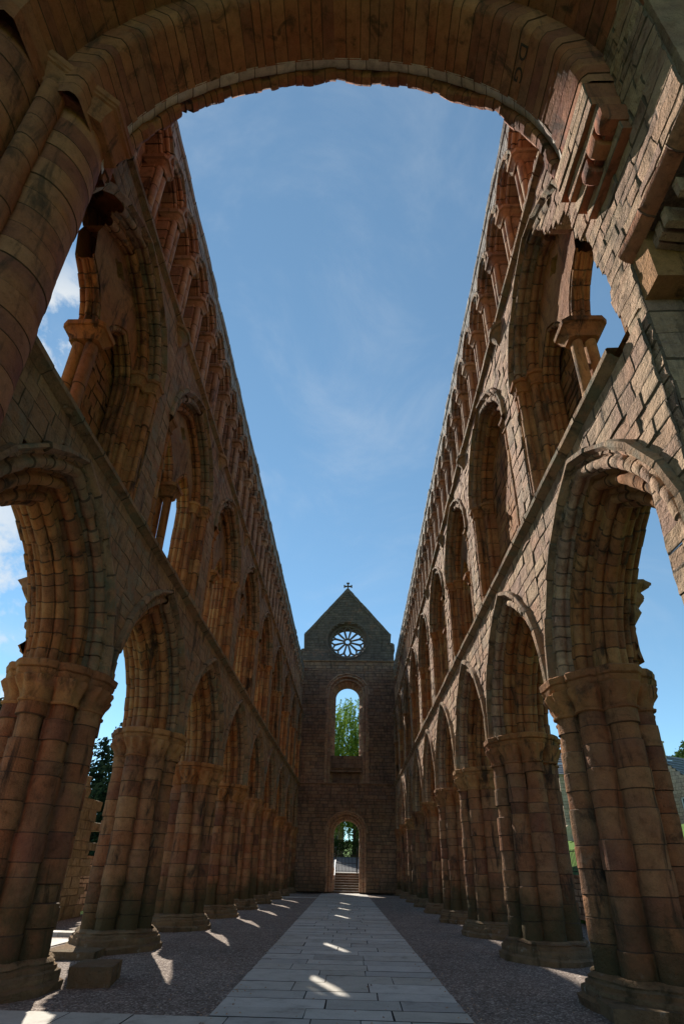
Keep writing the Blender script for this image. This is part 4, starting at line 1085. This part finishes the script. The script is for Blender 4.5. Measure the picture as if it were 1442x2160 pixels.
house('stone_house', 'stone house with white sash windows at the right edge, behind the grass bank', (30.6, 42.6, 3.0), .45, 12, 7.5, 5.5, 9.4, [(1, 1.2, 3.6, .9, 1.5), (1, 3.4, 3.6, .9, 1.5), (1, 5.4, 3.6, .9, 1.5), (1, 1.2, 1, .9, 1.5), (1, 3.4, 1, .9, 1.5), (0, 2, 3.4, .9, 1.5), (0, 5, 3.4, .9, 1.5)], [(0.6, 3.75)])
house('stone_house', 'brown stone house with white framed window seen through the doorway', (-9.4, 68, 3.0), .0, 8.6, 8, 6, 9, [(0, 6.9, 1.3, 1.1, 1.6), (0, 4, 1.3, 1.1, 1.6), (0, 6.9, 3.9, 1.1, 1.4)], [(1, 4)])
mb = MB(); mb.box((-.5, -.5, 0), (.5, .5, 1.0)); mb.box((-.54, -.56, 1.0), (.54, .54, 1.1)); mb.box((-.4, .5, .9), (.4, .58, 1.0))
o = mb.build('storage_bin', M_bin, smooth=0); o.location = (19.6, 42.9, hgt(19.6, 42.9) - .02); tag(o, 'dark blue storage bin at the foot of the pale house', 'bin')
mb = MB(); mb.box((-.35, -.07, 0), (.35, .07, .75)); mb.tube((0, -.07, .75), (0, .07, .75), .35, n=20)
o = mb.build('gravestone', M_house, amp=.01); o.location = (16.4, 37.5, hgt(16.4, 37.5) - .03); o.rotation_euler = (0, 0, .3); tag(o, 'small grey gravestone on the grass bank behind the railing', 'gravestone')

# ------------------------------------------------------------------ trees
def leaves(mb, P, sz, rng, tone):
    b = Vector((rng.gauss(0, 1), rng.gauss(0, 1), rng.gauss(0, .7))).normalized(); u = b.orthogonal().normalized(); w = b.cross(u)
    s = sz * rng.uniform(.6, 1.3); P = Vector(P)
    i = mb.add([P - u * s, P + w * s * .5, P + u * s, P - w * s * .5]); mb.face((i, i + 1, i + 2, i + 3), tone)
def trunk(mb, h, r, rng, lean=.02, limbs=()):
    pts = [Vector((rng.gauss(0, lean) * k, rng.gauss(0, lean) * k, h * k / 6)) for k in range(7)]
    for k in range(6): mb.tube(pts[k], pts[k + 1], r * (1 - k / 7), r * (1 - (k + 1) / 7), 9)
    for (f, L, a, up) in limbs:
        p = pts[int(f * 6)]; q = p + Vector((L * math.cos(a), L * math.sin(a), up)); m = (p + q) / 2 + Vector((0, 0, up * .15))
        mb.tube(p, m, r * .4, r * .25, 6); mb.tube(m, q, r * .25, r * .08, 6)
def conifer(loc, h, rad, seed, label):
    r = random.Random(seed); t = thing('conifer_tree', label, 'tree', loc, 'dark conifers behind the shaded wall'); tb = MB()
    trunk(tb, h * .95, .28, r, .01); tb.build('trunk', M_bark, t)
    mb = MB(); lv = int(h / .32)
    for k in range(lv):
        f = k / lv; z = h * (.04 + .95 * f); R_ = rad * (1 - f) ** .75 * (.75 + .35 * r.random()) + .12
        nb = max(5, int(13 * (1 - f)) + 4)
        for j in range(nb):
            a = r.uniform(0, 2 * PI); L = R_ * r.uniform(.55, 1.1)
            for q in range(int(6 + L * 11)):
                s = r.uniform(.15, 1) * L; sp = .16 + .1 * s
                leaves(mb, (s * math.cos(a) + r.gauss(0, sp), s * math.sin(a) + r.gauss(0, sp), z - .18 * s + .12 * s * s / max(L, .3) + r.gauss(0, .12)), .17, r, max(0, min(1, .25 + .6 * s / L * r.random())))
    mb.build('crown', M_conif, t, smooth=0)
conifer((-15.3, 33, .8), 11.2, 3.0, 1, 'slim dark conifer seen between the two nearest shaded piers')
conifer((-19.5, 38, .8), 10.5, 3.8, 2, 'dark conifer standing behind the slim one, half hidden by the ruined wall')
conifer((-22.2, 29.5, .8), 11.2, 4.2, 3, 'broad dark conifer at the left edge of the picture')
conifer((-24.5, 36, .8), 9.5, 4, 4, 'lower dark conifer behind the broad one at the left edge')
def broad(loc, h, rad, seed, label, mat, group=None, nclump=34, per=150, sz=.22):
    r = random.Random(seed); t = thing('broadleaf_tree', label, 'tree', loc, group); tb = MB()
    trunk(tb, h * .75, .32, r, .03, [(.4 + .1 * (k % 4), rad * .8, k * 1.3 + seed, h * .2) for k in range(6)]); tb.build('trunk', M_bark, t)
    mb = MB()
    for k in range(nclump):
        a = r.uniform(0, 2 * PI); u = r.uniform(-1, 1); q = r.uniform(.45, 1); c = Vector((rad * q * math.cos(a) * math.sqrt(1 - u * u), rad * q * math.sin(a) * math.sqrt(1 - u * u), h * .62 + h * .36 * u * q)); cr = rad * r.uniform(.18, .36); tone = r.random()
        for j in range(per):
            v = Vector((r.gauss(0, 1), r.gauss(0, 1), r.gauss(0, 1))).normalized() * cr * r.random() ** .4
            leaves(mb, c + v, sz, r, max(0, min(1, tone * .6 + .4 * r.random())))
    mb.build('crown', mat, t, smooth=0)
def willow(loc, h, rad, seed, label):
    r = random.Random(seed); t = thing('willow_tree', label, 'tree', loc); tb = MB()
    trunk(tb, h * .8, .45, r, .05, [(.45 + .1 * (k % 4), rad * .6, k * 1.1, h * .22) for k in range(8)]); tb.build('trunk', M_bark, t)
    mb = MB()
    for k in range(2600):
        a = r.uniform(0, 2 * PI); q = r.random() ** .5; top = h * (1.0 - .30 * q * q) * r.uniform(.28, 1.0); x, y = rad * q * math.cos(a), rad * q * math.sin(a)
        L = r.uniform(2.0, 5.5) * (.5 + .5 * q); tone = r.random(); n = int(L * 13); dx, dy = r.gauss(0, .12), r.gauss(0, .12)
        for j in range(n):
            f = j / n; z = top - L * f
            if z < .6: break
            leaves(mb, (x + dx * L * f + .35 * f * math.cos(a) + r.gauss(0, .07), y + dy * L * f + r.gauss(0, .07), z + .5 * math.sin(f * 3)), .13, r, max(0, min(1, tone * .7 + .3 * r.random())))
    mb.build('crown', M_willow, t, smooth=0)
willow((.9, 65.5, 3.0), 22.0, 6.5, 5, 'tall bright green weeping willow filling the west window')
broad((3.5, 76, 3), 13, 6, 61, 'dense green tree behind the willow', M_broad, None, 40, 170, .3)
rt = [(50, 78, 0), (54, 76, 0), (57, 82, 0), (60, 79, 0), (62, 88, 0), (66, 84, 0), (58, 92, 0), (69, 92, 0), (52, 86, 0)]
for k, (x, y, _) in enumerate(rt):
    broad((x, y, hgt(x, y) - .2), 14 + 1.5 * (k % 4), 4.8, 20 + k, 'round green tree on the hillside beyond the houses', M_broad, 'hillside trees', 22, 90, .34)
def hedge(name, label, x0, x1, y, z, h, d, seed):
    r = random.Random(seed); mb = MB()
    for k in range(int((x1 - x0) * 700)):
        leaves(mb, (r.uniform(x0, x1), y + r.uniform(-d, d), z + h * r.random() ** .7 + .12 * math.sin(k * .3)), .10, r, r.random())
    tag(mb.build(name, M_hedge, smooth=0), label, 'hedge')
hedge('hedge', 'clipped dark hedge across the road beyond the gate', -7, 7, 59.8, 2.9, 1.9, .7, 3)

# ------------------------------------------------------------------ light, sky, camera
AZ, EL = math.radians(25.5), math.radians(44.0)       # sun ahead, to the left of the nave axis
sd = Vector((-math.sin(AZ) * math.cos(EL), math.cos(AZ) * math.cos(EL), math.sin(EL)))
sun = bpy.data.lights.new('sun', 'SUN'); sun.energy = 5.0; sun.angle = math.radians(.53); sun.color = (1, .93, .82)
so = bpy.data.objects.new('sun', sun); col.objects.link(so); so.rotation_euler = sd.to_track_quat('Z', 'Y').to_euler()
w = bpy.data.worlds.new('World'); scene.world = w; w.use_nodes = True; nt = w.node_tree; nt.nodes.clear()
out = nt.nodes.new('ShaderNodeOutputWorld'); bg = nt.nodes.new('ShaderNodeBackground'); bg.inputs[1].default_value = .125
sky = nt.nodes.new('ShaderNodeTexSky'); sky.sky_type = 'NISHITA'; sky.sun_disc = False; sky.sun_elevation = EL; sky.sun_rotation = -AZ
sky.air_density = .75; sky.dust_density = 0.; sky.ozone_density = .6
tc = nt.nodes.new('ShaderNodeTexCoord'); mpn = nt.nodes.new('ShaderNodeMapping'); mpn.inputs['Scale'].default_value = (1.0, 1.0, 1.5); mpn.inputs['Rotation'].default_value = (.5, .3, .8); mpn.inputs['Location'].default_value = (1.35, .7, .4)
nt.links.new(tc.outputs['Generated'], mpn.inputs[0])
cir = rng_map(nt, noise(nt, mpn.outputs[0], 3.1, 12, .62, .7), .45, .85, .05, .33)
sx = N(nt, 'ShaderNodeSeparateXYZ'); nt.links.new(tc.outputs['Generated'], sx.inputs[0])
cum = rng_map(nt, noise(nt, tc.outputs['Generated'], 5.5, 9, .6, .2), .5, .62, 0, .85)
cum = math_(nt, 'MULTIPLY', cum, rng_map(nt, sx.outputs[0], -.42, -.62))
vd = N(nt, 'ShaderNodeVectorMath', operation='DISTANCE'); nt.links.new(tc.outputs['Generated'], vd.inputs[0]); vd.inputs[1].default_value = (-.45, .48, .755)
puff = math_(nt, 'MULTIPLY', rng_map(nt, noise(nt, tc.outputs['Generated'], 9, 9, .62, .3), .40, .58, 0, .9), rng_map(nt, vd.outputs['Value'], .13, .04))
cl_ = math_(nt, 'MAXIMUM', cir, math_(nt, 'MAXIMUM', cum, puff))
tint = mix(nt, 1., sky.outputs[0], (.77, 1.035, .97), 'MULTIPLY')
c = mix(nt, cl_, tint, (4.4, 4.6, 4.7))
nt.links.new(c, bg.inputs[0]); nt.links.new(bg.outputs[0], out.inputs[0])

F, PITCH, ROLL, YAW, CAMH, CAMX, PPY = 1016.94, 22.342, 1.226, -1.561, 1.54, .496, 1417.69
cam = bpy.data.cameras.new('camera'); co = bpy.data.objects.new('camera', cam); col.objects.link(co); scene.camera = co
cam.sensor_fit = 'VERTICAL'; cam.sensor_height = 36; cam.lens = F / 2160 * 36; cam.shift_y = (PPY - 1080) / 2160; cam.clip_end = 2000; cam.clip_start = .05
a, y_, r_ = math.radians(PITCH), math.radians(YAW), math.radians(ROLL)
fwd = Vector((math.sin(y_) * math.cos(a), math.cos(y_) * math.cos(a), math.sin(a))); rt0 = Vector((math.cos(y_), -math.sin(y_), 0)); up0 = rt0.cross(fwd)
rt_ = rt0 * math.cos(r_) + up0 * math.sin(r_); up_ = -rt0 * math.sin(r_) + up0 * math.cos(r_)
mw = Matrix((rt_, up_, -fwd)).transposed().to_4x4(); mw.translation = Vector((CAMX, 0, CAMH)); co.matrix_world = mw
scene.view_settings.view_transform = 'Standard'; scene.view_settings.look = 'None'; scene.view_settings.gamma = 1; scene.view_settings.exposure = 0.62
scene.cycles.use_denoising = True; scene.cycles.max_bounces = 6; scene.cycles.diffuse_bounces = 4
